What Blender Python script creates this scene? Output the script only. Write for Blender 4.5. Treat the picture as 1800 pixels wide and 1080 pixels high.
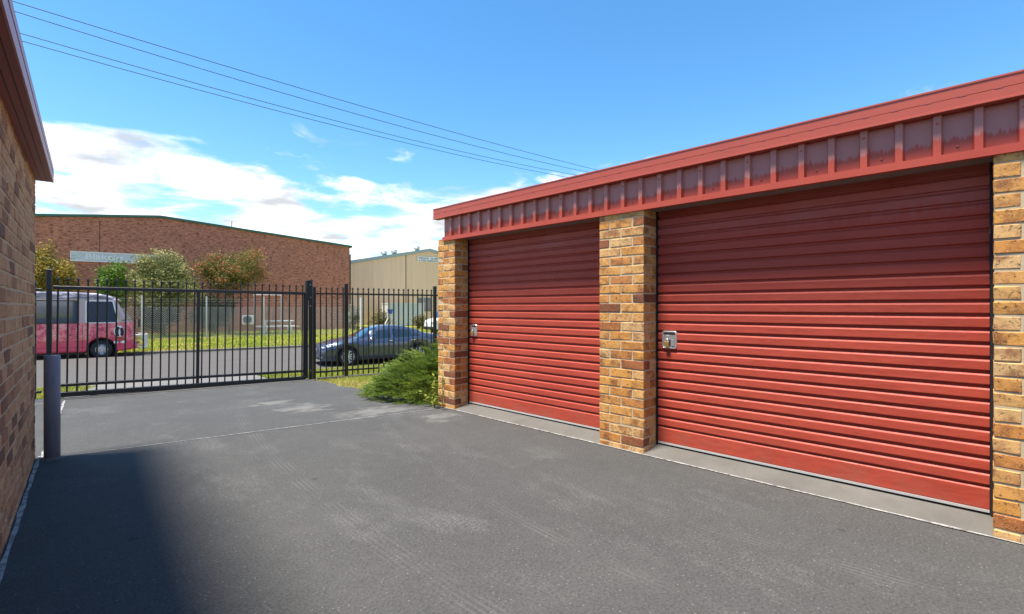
import bpy, bmesh, math, random
from mathutils import Vector, Matrix
R = math.radians
random.seed(7)
scene = bpy.context.scene
for o in list(bpy.data.objects): bpy.data.objects.remove(o)
COL = scene.collection

# ---------------------------------------------------------------- camera, sky, sun, exposure
CAMH = 1.305
F = 853.0                      # focal length in pixels of the 1800 px wide photograph
YAW = R(45.37)                 # the garage front runs along +Y; the view axis is turned this far towards +X
cd = bpy.data.cameras.new('Camera'); cam = bpy.data.objects.new('Camera', cd); COL.objects.link(cam)
cd.sensor_width = 36; cd.lens = F/1800*36; cd.clip_start = 0.05; cd.clip_end = 3000
cam.location = (0, 0, CAMH); cam.rotation_euler = (R(90), 0, -YAW)
scene.camera = cam
SUN_EL, SUN_AZ = R(72), R(16)  # height; turn from straight onto the garage front towards the street
sun_dir = Vector((-math.cos(SUN_EL)*math.cos(SUN_AZ), math.cos(SUN_EL)*math.sin(SUN_AZ), math.sin(SUN_EL)))
sd = bpy.data.lights.new('Sun', 'SUN'); sd.energy = 3.7; sd.angle = R(13); sd.color = (1, .94, .84)
so = bpy.data.objects.new('Sun', sd); COL.objects.link(so); so.location = (0, 0, 30)
so.rotation_euler = sun_dir.to_track_quat('Z', 'Y').to_euler()
world = bpy.data.worlds.new('World'); scene.world = world; world.use_nodes = True
wn, wl = world.node_tree.nodes, world.node_tree.links
wn.clear()
def N(nt, t, **k):
    n = nt.nodes.new(t)
    for a, b in k.items(): setattr(n, a, b)
    return n
wt = world.node_tree
sky = N(wt, 'ShaderNodeTexSky', sky_type='NISHITA', sun_disc=False, sun_elevation=SUN_EL,
        sun_rotation=math.atan2(sun_dir.x, sun_dir.y), air_density=1.0, dust_density=0.25, ozone_density=3.0)
hs = N(wt, 'ShaderNodeHueSaturation'); hs.inputs['Saturation'].default_value = 1.25; hs.inputs['Hue'].default_value = .494
hs.inputs['Value'].default_value = .88
wl.new(sky.outputs[0], hs.inputs['Color'])
tc = N(wt, 'ShaderNodeTexCoord'); sep = N(wt, 'ShaderNodeSeparateXYZ'); wl.new(tc.outputs['Generated'], sep.inputs[0])
def wmath(op, a, b=None, clamp=False):
    n = N(wt, 'ShaderNodeMath', operation=op, use_clamp=clamp)
    for i, v in enumerate((a, b)):
        if v is None: continue
        if isinstance(v, (int, float)): n.inputs[i].default_value = v
        else: wl.new(v, n.inputs[i])
    return n.outputs[0]
zz = wmath('ADD', wmath('MAXIMUM', sep.outputs[2], 0.0), 0.10)
cmb = N(wt, 'ShaderNodeCombineXYZ')
wl.new(wmath('DIVIDE', sep.outputs[0], zz), cmb.inputs[0]); wl.new(wmath('DIVIDE', sep.outputs[1], zz), cmb.inputs[1])
cmb.inputs[2].default_value = 1.3
nz = N(wt, 'ShaderNodeTexNoise'); nz.inputs['Scale'].default_value = 1.55; nz.inputs['Detail'].default_value = 12
nz.inputs['Roughness'].default_value = .60; nz.inputs['Distortion'].default_value = .35
wl.new(cmb.outputs[0], nz.inputs['Vector'])
# low cloud bank all round the horizon, breaking up with height
em = N(wt, 'ShaderNodeMapRange', interpolation_type='SMOOTHSTEP'); em.inputs[1].default_value = .14; em.inputs[2].default_value = .36
em.inputs[3].default_value = .105; em.inputs[4].default_value = -.21
wl.new(sep.outputs[2], em.inputs[0])
cl = N(wt, 'ShaderNodeMapRange', interpolation_type='SMOOTHSTEP'); cl.inputs[1].default_value = .44; cl.inputs[2].default_value = .62
wl.new(wmath('ADD', nz.outputs[0], em.outputs[0]), cl.inputs[0])
nz2 = N(wt, 'ShaderNodeTexNoise'); nz2.inputs['Scale'].default_value = 2.4; nz2.inputs['Detail'].default_value = 5
wl.new(cmb.outputs[0], nz2.inputs['Vector'])
cr = N(wt, 'ShaderNodeMapRange'); cr.inputs[1].default_value = .35; cr.inputs[2].default_value = .62; cr.inputs[3].default_value = 2.5; cr.inputs[4].default_value = 6.2
wl.new(nz2.outputs[0], cr.inputs[0])
cc = N(wt, 'ShaderNodeCombineXYZ')
wl.new(cr.outputs[0], cc.inputs[0]); wl.new(wmath('MULTIPLY', cr.outputs[0], 1.01), cc.inputs[1]); wl.new(wmath('MULTIPLY', cr.outputs[0], 1.04), cc.inputs[2])
mixc = N(wt, 'ShaderNodeMix', data_type='RGBA')
wl.new(wmath('MULTIPLY', cl.outputs[0], .96), mixc.inputs['Factor']); wl.new(hs.outputs[0], mixc.inputs['A']); wl.new(cc.outputs[0], mixc.inputs['B'])
bg = N(wt, 'ShaderNodeBackground'); bg.inputs[1].default_value = .105
wo = N(wt, 'ShaderNodeOutputWorld')
wl.new(mixc.outputs['Result'], bg.inputs[0]); wl.new(bg.outputs[0], wo.inputs[0])
vs = scene.view_settings
vs.view_transform = 'Standard'; vs.look = 'None'; vs.gamma = 1; vs.use_curve_mapping = False
vs.exposure = 1.52
scene.render.engine = 'CYCLES'

# ---------------------------------------------------------------- frames: world (garage) and street
SA = math.atan2(-.198, .980)                     # the street runs 11.4 degrees off the garage's cross axis
Sx, Sy = math.cos(SA), math.sin(SA)
def sw(s, p, z=0.0): return Vector((s*Sx - p*Sy, s*Sy + p*Sx, z))
cy, sy = math.cos(YAW), math.sin(YAW)
def pix_p(x, p):                                  # pixel column + distance from the street axis -> s along the street, depth Z
    u = (x-900)/F
    # camera axes in the street frame
    rx = Vector((cy, -sy)); fz = Vector((sy, cy))
    Sv = Vector((Sx, Sy)); Pv = Vector((-Sy, Sx))
    d = rx*u + fz
    Z = p/(d.dot(Pv))
    return d.dot(Sv)*Z, Z
def zpix(y, Z): return CAMH - (y-540)*Z/F
PR = [(-80, 0), (5.7, 0), (11.65, -.33), (17.4, -.80), (28.65, -.80), (38, -.75), (46, -.70), (62, -.68), (900, -.68)]
def zg(p):
    for (a, za), (b, zb) in zip(PR, PR[1:]):
        if p <= b: return za + (zb-za)*max(0, (p-a))/(b-a)
    return PR[-1][1]

# ---------------------------------------------------------------- mesh builder
class MB:
    def __init__(s): s.v = []; s.f = []; s.mi = []
    def add(s, vs, fs, mi=0):
        o = len(s.v); s.v += [tuple(v) for v in vs]
        s.f += [tuple(i+o for i in f) for f in fs]; s.mi += [mi]*len(fs)
        return s
    def box(s, x0, x1, y0, y1, z0, z1, mi=0):
        return s.add([(x0,y0,z0),(x1,y0,z0),(x1,y1,z0),(x0,y1,z0),(x0,y0,z1),(x1,y0,z1),(x1,y1,z1),(x0,y1,z1)],
                     [(3,2,1,0),(4,5,6,7),(0,1,5,4),(1,2,6,5),(2,3,7,6),(3,0,4,7)], mi)
    def tube(s, pts, r, n=8, cap=True, mi=0):
        pts = [Vector(p) for p in pts]; rs = r if isinstance(r, (list, tuple)) else [r]*len(pts)
        vs = []; fs = []; prev = None
        for i, p in enumerate(pts):
            t = (pts[min(i+1, len(pts)-1)] - pts[max(i-1, 0)]).normalized()
            if prev is None:
                a = Vector((0,0,1)) if abs(t.z) < .9 else Vector((1,0,0))
            else: a = prev
            e1 = (a - t*a.dot(t)).normalized(); e2 = t.cross(e1); prev = e1
            for k in range(n):
                q = 2*math.pi*(k+.5)/n
                vs.append(p + (e1*math.cos(q) + e2*math.sin(q))*rs[i])
        for i in range(len(pts)-1):
            for k in range(n):
                fs.append((i*n+k, i*n+(k+1)%n, (i+1)*n+(k+1)%n, (i+1)*n+k))
        if cap:
            fs.append(tuple(range(n))[::-1]); fs.append(tuple((len(pts)-1)*n+k for k in range(n)))
        return s.add(vs, fs, mi)
    def prism(s, poly, a0, a1, axis='y', mi=0):   # poly: list of 2D points, extruded along axis
        def P(q, a):
            if axis == 'y': return (q[0], a, q[1])
            if axis == 'x': return (a, q[0], q[1])
            return (q[0], q[1], a)
        n = len(poly)
        vs = [P(q, a0) for q in poly] + [P(q, a1) for q in poly]
        fs = [tuple(range(n)), tuple(range(2*n-1, n-1, -1))] + [((i+1)%n, i, n+i, n+(i+1)%n) for i in range(n)]
        return s.add(vs, fs, mi)
    def lathe(s, prof, n=20, axis='z', c=(0,0,0), mi=0):
        vs = []; fs = []; m = len(prof)
        for k in range(n):
            q = 2*math.pi*k/n
            for r, h in prof:
                a, b = r*math.cos(q), r*math.sin(q)
                v = (a, b, h) if axis == 'z' else (a, h, b)
                vs.append((v[0]+c[0], v[1]+c[1], v[2]+c[2]))
        for k in range(n):
            for i in range(m-1):
                fs.append((k*m+i, ((k+1)%n)*m+i, ((k+1)%n)*m+i+1, k*m+i+1))
        return s.add(vs, fs, mi)
    def mesh(s, name, mats, smooth=False, recalc=True):
        me = bpy.data.meshes.new(name); me.from_pydata(s.v, [], s.f); me.update()
        if not isinstance(mats, (list, tuple)): mats = [mats]
        for m in mats: me.materials.append(m)
        if len(mats) > 1: me.polygons.foreach_set('material_index', s.mi)
        if recalc:
            bm = bmesh.new(); bm.from_mesh(me); bmesh.ops.recalc_face_normals(bm, faces=bm.faces); bm.to_mesh(me); bm.free()
        if smooth: me.polygons.foreach_set('use_smooth', [True]*len(me.polygons))
        return me
    def build(s, name, mats, parent=None, smooth=False, bevel=0, seg=2, recalc=True):
        o = bpy.data.objects.new(name, s.mesh(name, mats, smooth, recalc)); COL.objects.link(o)
        if parent: o.parent = parent
        if bevel:
            b = o.modifiers.new('bevel', 'BEVEL'); b.width = bevel; b.segments = seg; b.limit_method = 'ANGLE'; b.angle_limit = R(35)
        return o
def place(me, name, parent, loc=(0,0,0), rot=(0,0,0)):
    o = bpy.data.objects.new(name, me); COL.objects.link(o); o.parent = parent; o.location = loc; o.rotation_euler = rot; return o
def tag(o, label, cat, group=None):
    o['label'] = label; o['category'] = cat
    if group: o['group'] = group
    return o
def struct(o): o['kind'] = 'structure'; return o
def thing(name, label, cat, loc=(0,0,0), rz=0.0, group=None):
    o = bpy.data.objects.new(name, None); COL.objects.link(o); o.location = loc; o.rotation_euler = (0,0,rz); o.empty_display_size = .2
    return tag(o, label, cat, group)
def st_obj(o): o.rotation_euler = (0,0,SA); return o

# ---------------------------------------------------------------- materials
MATS = {}
class M:
    def __init__(s, name, rough=.7, metal=0.0, spec=.5):
        s.m = bpy.data.materials.new(name); s.m.use_nodes = True; s.t = s.m.node_tree
        s.b = s.t.nodes['Principled BSDF']; s.b.inputs['Roughness'].default_value = rough
        s.b.inputs['Metallic'].default_value = metal; s.b.inputs['Specular IOR Level'].default_value = spec
        MATS[name] = s.m
    def n(s, t, **k): return N(s.t, t, **k)
    def l(s, a, b): s.t.links.new(a, b)
    def coord(s, kind='obj', scale=None):
        if kind == 'world': out = s.n('ShaderNodeNewGeometry').outputs['Position']
        else: out = s.n('ShaderNodeTexCoord').outputs['Object']
        if scale:
            mp = s.n('ShaderNodeMapping'); mp.inputs['Scale'].default_value = scale; s.l(out, mp.inputs[0]); out = mp.outputs[0]
        return out
    def noise(s, vec, scale, detail=4, rough=.55, dist=0):
        n = s.n('ShaderNodeTexNoise'); n.inputs['Scale'].default_value = scale; n.inputs['Detail'].default_value = detail
        n.inputs['Roughness'].default_value = rough; n.inputs['Distortion'].default_value = dist
        s.l(vec, n.inputs['Vector']); return n.outputs[0]
    def ramp(s, fac, stops):
        r = s.n('ShaderNodeValToRGB'); el = r.color_ramp.elements
        while len(el) < len(stops): el.new(.5)
        for e, (p, c) in zip(el, stops):
            e.position = p; e.color = (*c, 1) if len(c) == 3 else c
        s.l(fac, r.inputs[0]); return r.outputs[0]
    def mr(s, v, a, b, c=0.0, d=1.0, smooth=False):
        n = s.n('ShaderNodeMapRange', interpolation_type='SMOOTHSTEP' if smooth else 'LINEAR')
        for i, q in enumerate((a, b, c, d)): n.inputs[i+1].default_value = q
        s.l(v, n.inputs[0]); return n.outputs[0]
    def math(s, op, a, b=None):
        n = s.n('ShaderNodeMath', operation=op)
        for i, v in enumerate((a, b)):
            if v is None: continue
            if isinstance(v, (int, float)): n.inputs[i].default_value = v
            else: s.l(v, n.inputs[i])
        return n.outputs[0]
    def mix(s, fac, a, b, blend='MIX'):
        n = s.n('ShaderNodeMix', data_type='RGBA', blend_type=blend)
        for key, v in (('Factor', fac), ('A', a), ('B', b)):
            if isinstance(v, (int, float)): n.inputs[key].default_value = v
            elif isinstance(v, tuple): n.inputs[key].default_value = (*v, 1)
            else: s.l(v, n.inputs[key])
        return n.outputs['Result']
    def col(s, c):
        if isinstance(c, tuple): s.b.inputs['Base Color'].default_value = (*c, 1)
        else: s.l(c, s.b.inputs['Base Color'])
        return s
    def bump(s, h, strength=.3, dist=.01):
        n = s.n('ShaderNodeBump'); n.inputs['Strength'].default_value = strength; n.inputs['Distance'].default_value = dist
        s.l(h, n.inputs['Height']); s.l(n.outputs[0], s.b.inputs['Normal']); return s
    def rough(s, v): s.l(v, s.b.inputs['Roughness']); return s
def plain(name, c, rough=.6, metal=0.0, var=.12, scale=6, bump=0.0):
    m = M(name, rough, metal); v = m.coord()
    n = m.noise(v, scale, 5)
    m.col(m.mix(n, tuple(x*(1-var) for x in c), tuple(min(1, x*(1+var)) for x in c)))
    if bump: m.bump(m.noise(v, scale*12, 3), bump, .004)
    return m.m

# asphalt
def asphalt_mat():
    m = M('asphalt', .88, spec=.25); w = m.coord('world')
    sp = m.n('ShaderNodeSeparateXYZ'); m.l(w, sp.inputs[0])
    fine = m.noise(w, 70, 5, .8); mid = m.noise(w, 11, 6, .7); big = m.noise(w, 1.1, 5, .6)
    base = m.ramp(big, [(.3, (.043,.042,.040)), (.55, (.053,.052,.049)), (.75, (.070,.068,.063))])
    base = m.mix(m.mr(mid, .38, .66, 0, .35), base, (.085,.083,.079))
    base = m.mix(m.mr(fine, .34, .66), m.mix(.45, base, (.014,.014,.015)), m.mix(.30, base, (.15,.146,.138)))
    # dusty light scuffs
    st = m.coord('world', (1.0, .45, 1))
    sc = m.math('MULTIPLY', m.mr(m.noise(st, 1.3, 9, .74, .2), .53, .70), m.mr(fine, .42, .60))
    base = m.mix(m.math('MULTIPLY', sc, .68), base, (.17,.165,.155))
    oil = m.n('ShaderNodeTexVoronoi'); oil.inputs['Scale'].default_value = 1.7; m.l(w, oil.inputs['Vector'])
    base = m.mix(m.mr(m.math('ADD', oil.outputs['Distance'], m.math('MULTIPLY', mid, .12)), .085, .125, .42, 0, True), base, (.018,.017,.017))
    spk = m.n('ShaderNodeTexVoronoi'); spk.inputs['Scale'].default_value = 26; m.l(w, spk.inputs['Vector'])
    base = m.mix(m.mr(spk.outputs['Distance'], .07, .11, .55, 0), base, (.24,.235,.22))
    # tyre tracks curving in from the gate
    for cx, cyy, rad, wd in ((21.4, 2.0, 20.0, .11), (21.4, 2.0, 18.55, .10), (12.0, 1.0, 9.9, .07)):
        dx = m.math('SUBTRACT', sp.outputs[0], cx); dy = m.math('SUBTRACT', sp.outputs[1], cyy)
        r = m.math('SQRT', m.math('ADD', m.math('MULTIPLY', dx, dx), m.math('MULTIPLY', dy, dy)))
        d = m.math('ABSOLUTE', m.math('SUBTRACT', r, rad))
        band = m.mr(d, wd, wd*.35, 0, 1, True)
        tread = m.mr(m.math('SINE', m.math('MULTIPLY', r, 190.0)), -.3, .7)
        pat = m.math('MULTIPLY', band, m.math('MULTIPLY', tread, m.mr(m.noise(w, 3.5, 4), .42, .62)))
        base = m.mix(m.math('MULTIPLY', pat, .20), base, (.16,.155,.148))
    # pale washed-out grit where the planting meets the paving
    for px_, py_, rr in ((3.2, 5.55, 1.0), (2.75, 6.7, .9), (2.6, 7.6, .7), (3.5, 4.7, .55)):
        dx = m.math('SUBTRACT', sp.outputs[0], px_); dy = m.math('SUBTRACT', sp.outputs[1], py_)
        d = m.math('SQRT', m.math('ADD', m.math('MULTIPLY', dx, dx), m.math('MULTIPLY', dy, dy)))
        k = m.math('ADD', m.mr(d, 0, rr, .55, -.35), m.math('MULTIPLY', m.math('SUBTRACT', m.noise(m.coord('world', (.8, 1.3, 1)), 3.6, 9, .7, .7), .5), 2.2))
        base = m.mix(m.math('MULTIPLY', m.mr(k, .10, .55, 0, 1, True), .70), base, (.155,.148,.135))
    m.col(base); m.bump(m.math('ADD', fine, m.math('MULTIPLY', mid, .6)), .07, .004)
    return m.m
ASPH = asphalt_mat()
def road_mat():
    m = M('road_bitumen', .9, spec=.25); w = m.coord('world')
    f = m.noise(w, 60, 3, .7); b = m.noise(m.coord('world', (.25, 1, 1)), 1.2, 4)
    m.col(m.mix(f, m.ramp(b, [(.3, (.062,.056,.050)), (.7, (.085,.077,.070))]), (.105,.096,.088))); m.bump(f, .3, .006); return m.m
ROAD = road_mat()
def conc_mat(name, c, dirt=.5):
    m = M(name, .85, spec=.3); w = m.coord('world')
    a = m.noise(w, 2.5, 6, .65); f = m.noise(w, 90, 3, .7)
    base = m.mix(m.mr(a, .35, .7), tuple(x*(1-dirt*.55) for x in c), c)
    base = m.mix(m.math('MULTIPLY', m.mr(f, .55, .75), .35), base, tuple(x*.5 for x in c))
    m.col(base); m.bump(f, .35, .004); return m.m
CONC = conc_mat('concrete', (.135,.126,.112)); KERB = conc_mat('kerb_concrete', (.17,.155,.13)); PAVE = conc_mat('crossing_concrete', (.17,.16,.145), .35)
def line_mat():
    m = M('joint_sealant', .7); w = m.coord('world')
    m.col(m.mix(m.mr(m.noise(w, 14, 5, .7), .42, .62), (.34,.33,.31), (.11,.107,.10))); return m.m
LINE = line_mat()
def ground_mat():
    m = M('lawn', .95, spec=.1); w = m.coord('world')
    a = m.noise(w, .55, 5, .6); f = m.noise(w, 22, 4, .7)
    base = m.ramp(a, [(.30, (.20,.24,.026)), (.50, (.30,.30,.042)), (.66, (.40,.32,.085)), (.8, (.45,.34,.12))])
    m.col(m.mix(m.mr(f, .35, .65), m.mix(.55, base, (.04,.055,.008)), base)); m.bump(f, .8, .04); return m.m
LAWN = ground_mat()
def blade_mat(name='grass_blade', dry=0.0):
    m = M(name, .7, spec=.25); w = m.coord('world')
    a = m.noise(w, .55, 5, .6); f = m.noise(w, 30, 2)
    base = m.ramp(m.math('ADD', a, dry), [(.30, (.22,.30,.035)), (.50, (.34,.37,.055)), (.62, (.48,.42,.12)), (.76, (.55,.44,.19))])
    m.col(m.mix(m.mr(f, .3, .7), m.mix(.4, base, (.09,.12,.015)), base))
    return m.m
BLADE = blade_mat(); DRYBLADE = blade_mat('dry_grass_blade', .17)
# brick: one material per brick object, colour picked per object
def brick_mat(name, stops, dark=.45):
    m = M(name, .82, spec=.3); v = m.coord(); oi = m.n('ShaderNodeObjectInfo')
    ad = m.n('ShaderNodeVectorMath', operation='ADD'); m.l(v, ad.inputs[0])
    mu = m.n('ShaderNodeVectorMath', operation='MULTIPLY'); mu.inputs[1].default_value = (37, 91, 53); m.l(oi.outputs['Random'], mu.inputs[0]); m.l(mu.outputs[0], ad.inputs[1])
    vec = ad.outputs[0]
    base = m.ramp(oi.outputs['Random'], stops)
    big = m.noise(vec, 9, 3, .6); fine = m.noise(vec, 130, 3, .7); pit = m.noise(vec, 42, 5, .75)
    base = m.mix(m.mr(big, .44, .70, 0, dark, True), base, (.20,.060,.022))
    base = m.mix(m.mr(pit, .55, .64, 0, .85), base, (.035,.017,.012))
    base = m.mix(m.mr(fine, .56, .72, 0, .5), base, (.80,.58,.32))
    m.col(base); m.bump(m.math('ADD', fine, pit), .5, .004); return m.m
BSTOPS = [(0, (.64,.35,.115)), (.24, (.60,.27,.055)), (.44, (.64,.39,.165)), (.64, (.57,.245,.050)), (.82, (.50,.195,.050)), (.92, (.36,.115,.036)), (.98, (.18,.06,.028))]
BRICK = brick_mat('clinker_brick', BSTOPS, .78)
BRICK2 = brick_mat('shaded_brick', [(0, (.56,.31,.15)), (.4, (.52,.27,.125)), (.76, (.46,.22,.10)), (.90, (.28,.115,.06)), (.97, (.17,.07,.045))], .40)  # pier brick again, the left wall's shade put into browner tones
def mortar_mat():
    m = M('mortar', .95, spec=.2); v = m.coord('world'); f = m.noise(v, 120, 3, .7); a = m.noise(v, 5, 4)
    m.col(m.mix(m.mr(a, .3, .7), (.52,.40,.24), m.mix(f, (.44,.34,.21), (.60,.48,.31)))); m.bump(f, .5, .004); return m.m
MORTAR = mortar_mat()
def brickwall_mat(name, c1, c2, mort, axes):     # far brickwork, too small to pick apart; axes = which object axes run along / up
    m = M(name, .9, spec=.2); v = m.coord(); sp = m.n('ShaderNodeSeparateXYZ'); m.l(v, sp.inputs[0])
    cb = m.n('ShaderNodeCombineXYZ'); m.l(sp.outputs[axes[0]], cb.inputs[0]); m.l(sp.outputs[axes[1]], cb.inputs[1])
    b = m.n('ShaderNodeTexBrick'); m.l(cb.outputs[0], b.inputs['Vector'])
    for k, q in (('Scale', 1), ('Mortar Size', .006), ('Mortar Smooth', .2), ('Bias', 0), ('Brick Width', .24), ('Row Height', .086)): b.inputs[k].default_value = q
    b.inputs['Color1'].default_value = (*c1, 1); b.inputs['Color2'].default_value = (*c2, 1); b.inputs['Mortar'].default_value = (*mort, 1)
    big = m.noise(v, .5, 4); mid = m.noise(m.coord('obj', (4.2, 4.2, 11.6)), 1.0, 2, .5)
    c = m.mix(m.mr(mid, .50, .66, 0, .8), b.outputs[0], tuple(x*.30 for x in c2))
    m.col(m.mix(m.mr(big, .3, .7), m.mix(.8, c, c), m.mix(.18, c, (.10,.05,.035)))); m.bump(b.outputs['Fac'], -.4, .01); return m.m
FARBRICK = brickwall_mat('red_brickwork', (.58,.215,.125), (.40,.135,.085), (.48,.35,.27), (0, 2))
SIDEBRICK = brickwall_mat('tan_brickwork', (.46,.24,.09), (.33,.15,.055), (.46,.38,.26), (1, 2))
# painted steel
def door_mat():
    m = M('red_door_paint', .5, spec=.3); w = m.coord('world'); sp = m.n('ShaderNodeSeparateXYZ'); m.l(w, sp.inputs[0])
    a = m.noise(w, 1.6, 5, .6); dr = m.noise(m.coord('world', (1, 9, .8)), 3.0, 5, .6); f = m.noise(w, 220, 2)
    base = m.ramp(a, [(.3, (.38,.052,.029)), (.7, (.43,.064,.036))])
    # chalky dust that rain never reaches, ending in runs
    edge = m.math('ADD', sp.outputs[2], m.math('MULTIPLY', m.math('SUBTRACT', dr, .5), .30))
    dust = m.mr(edge, 1.90, 1.98, 0, .30)
    base = m.mix(m.math('MULTIPLY', dust, m.mr(a, .25, .6)), base, (.30,.17,.16))
    spl = m.math('MULTIPLY', m.mr(sp.outputs[2], .07, .30, 1, 0), m.mr(m.noise(w, 7, 6, .7), .45, .7))
    base = m.mix(m.math('MULTIPLY', spl, .45), base, (.20,.12,.085))
    scr = m.noise(m.coord('world', (1, .5, 30)), 2.2, 6, .75)
    base = m.mix(m.mr(scr, .62, .72, 0, .30), base, (.52,.22,.18))
    m.col(m.mix(m.mr(f, .3, .7, 0, .12), base, (.50,.11,.08))); m.rough(m.mr(dr, .3, .7, .46, .62)); m.bump(m.noise(m.coord('world', (1, 1.2, 3)), 2.6, 3), .35, .02); return m.m
DOOR = door_mat()
def fascia_mat():
    m = M('red_fascia_paint', .46, spec=.35); w = m.coord('world'); sp = m.n('ShaderNodeSeparateXYZ'); m.l(w, sp.inputs[0])
    a = m.noise(w, 2, 5); dr = m.noise(m.coord('world', (1, 26, 2.2)), 1.6, 5, .7); big = m.noise(m.coord('world', (1, 2.5, 0)), 1, 2)
    base = m.ramp(a, [(.3, (.39,.058,.033)), (.7, (.44,.073,.040))])
    e = m.math('ADD', sp.outputs[2], m.math('ADD', m.math('MULTIPLY', m.math('SUBTRACT', dr, .5), .16), m.math('MULTIPLY', m.math('SUBTRACT', big, .5), .10)))
    dust = m.mr(e, 2.285, 2.305, 0, .62)
    under = m.mr(sp.outputs[2], 2.452, 2.450)
    m.col(m.mix(m.math('MULTIPLY', dust, under), base, (.40,.22,.20))); m.rough(m.mr(a, .3, .7, .34, .5)); return m.m
FASC = fascia_mat()
CAP = plain('red_capping_paint', (.38,.065,.036), .42, var=.10, scale=3)
SOFFIT = plain('soffit_board', (.22,.17,.15), .7, var=.25)
MAROON = plain('maroon_gutter_paint', (.26,.060,.070), .45, var=.12)
MAROON2 = plain('skylit_maroon_paint', (.52,.31,.34), .5, var=.15)  # sky light on the left fascia put into a paler maroon
BLACK = plain('black_powder_coat', (.010,.011,.014), .38, var=.25)
GALV = plain('galvanised_steel', (.52,.53,.54), .38, .85, .15, 30)
CHROME = plain('latch_steel', (.74,.73,.70), .30, .75, .10, 40)
BRASS = plain('brass', (.62,.40,.14), .35, .7, .15, 40)
DARK = plain('dark_void', (.012,.012,.013), .6)
ALU = plain('aluminium', (.60,.60,.58), .42, .4, .1)
WHITE = plain('white_paint', (.78,.78,.76), .5, var=.05)
GREY = plain('grey_plate', (.075,.095,.11), .5, var=.4, scale=20)
def bollard_mat():
    m = M('weathered_blue_paint', .55, spec=.4); v = m.coord(); a = m.noise(m.coord('obj', (3, 3, .8)), 5, 6, .7); f = m.noise(v, 90, 3, .7)
    c = m.ramp(a, [(.3, (.15,.17,.225)), (.6, (.215,.235,.30)), (.8, (.30,.315,.37))])
    m.col(m.mix(m.mr(f, .62, .75, 0, .7), c, (.06,.055,.07))); m.bump(f, .3, .003); return m.m
BOLL = bollard_mat()
RUBBER = plain('tyre_rubber', (.018,.018,.019), .85)
def glass(name, c, rough=.05):
    m = M(name, rough, 0, .8); m.col(c); m.b.inputs['Coat Weight'].default_value = 1.0; m.b.inputs['Coat Roughness'].default_value = .03; return m.m
TINT = glass('tinted_glass', (.012,.022,.032)); BUSGLASS = glass('blue_tinted_glass', (.012,.040,.075)); LAMP = glass('lamp_lens', (.45,.47,.50), .12); ORANGE = glass('amber_lens', (.6,.16,.02), .2)
CARM = M('metallic_grey_paint', .28, .55); CARM.col((.066,.088,.140)); CARM.b.inputs['Coat Weight'].default_value = 1; CARM = CARM.m
PLASTIC = plain('black_plastic', (.02,.02,.022), .5)
BEIGE = None
def shed_mat():
    m = M('beige_cladding', .7, spec=.3); v = m.coord(); sp = m.n('ShaderNodeSeparateXYZ'); m.l(v, sp.inputs[0])
    a = m.noise(v, .6, 4); st = m.noise(m.coord('obj', (3, 3, .1)), 1, 4)
    m.col(m.mix(m.mr(st, .3, .7), (.76,.52,.34), (.84,.59,.39)))
    m.bump(m.math('SINE', m.math('MULTIPLY', sp.outputs[0], 40)), .25, .02); return m.m
BEIGE = shed_mat()
GREENTRIM = plain('green_trim', (.020,.105,.070), .5); GREYTRIM = plain('grey_green_trim', (.30,.36,.345), .5)
BARK = plain('bark', (.10,.075,.05), .9, var=.4, scale=12, bump=.5)
def leaf_mat(name, stops, trans=.25):
    m = M(name, .6, spec=.3); w = m.coord('world')
    n1 = m.noise(w, 2.2, 3, .6); n2 = m.noise(w, 11, 2)
    m.col(m.ramp(m.math('ADD', m.math('MULTIPLY', n1, .6), m.math('MULTIPLY', n2, .4)), stops))
    tr = m.n('ShaderNodeBsdfTranslucent'); mx = m.n('ShaderNodeMixShader'); mx.inputs[0].default_value = trans
    out = [n for n in m.t.nodes if n.type == 'OUTPUT_MATERIAL'][0]
    src = m.b.inputs['Base Color'].links[0].from_socket; m.l(src, tr.inputs[0])
    m.l(m.b.outputs[0], mx.inputs[1]); m.l(tr.outputs[0], mx.inputs[2]); m.l(mx.outputs[0], out.inputs[0]); return m.m
JUN = leaf_mat('juniper_needles', [(.34, (.055,.105,.024)), (.46, (.125,.195,.036)), (.58, (.23,.29,.048)), (.70, (.38,.37,.075))])
WEED = leaf_mat('weed_leaves', [(.3, (.20,.24,.030)), (.7, (.42,.40,.06))], .35)
L_OLIVE = leaf_mat('olive_gold_leaves', [(.32, (.09,.10,.018)), (.5, (.22,.19,.035)), (.66, (.38,.22,.055))])
L_GREEN = leaf_mat('bright_green_leaves', [(.35, (.060,.130,.020)), (.6, (.16,.26,.035))])
L_CREAM = leaf_mat('cream_green_leaves', [(.36, (.07,.095,.028)), (.48, (.17,.19,.055)), (.60, (.28,.28,.10)), (.70, (.45,.41,.19))])
L_RED = leaf_mat('red_green_leaves', [(.36, (.07,.095,.020)), (.50, (.15,.16,.035)), (.60, (.26,.15,.045)), (.70, (.40,.17,.070))])
L_BLOOM = leaf_mat('cream_blossom', [(.3, (.46,.41,.18)), (.7, (.66,.58,.30))]); L_TIP = leaf_mat('red_leaf_tips', [(.3, (.34,.11,.05)), (.7, (.46,.19,.085))]); L_GOLD = leaf_mat('gold_leaf_tips', [(.3, (.40,.27,.05)), (.7, (.50,.34,.08))]); L_SHADE = leaf_mat('shade_leaves', [(.35, (.022,.032,.012)), (.65, (.060,.075,.025))])  # the darkest leaves hold the shade under the trees in their colour
L_GREY = leaf_mat('grey_scrub', [(.35, (.14,.15,.11)), (.65, (.34,.34,.26))])
L_SCRUB = leaf_mat('olive_scrub', [(.35, (.09,.085,.035)), (.65, (.24,.19,.08))])

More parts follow.
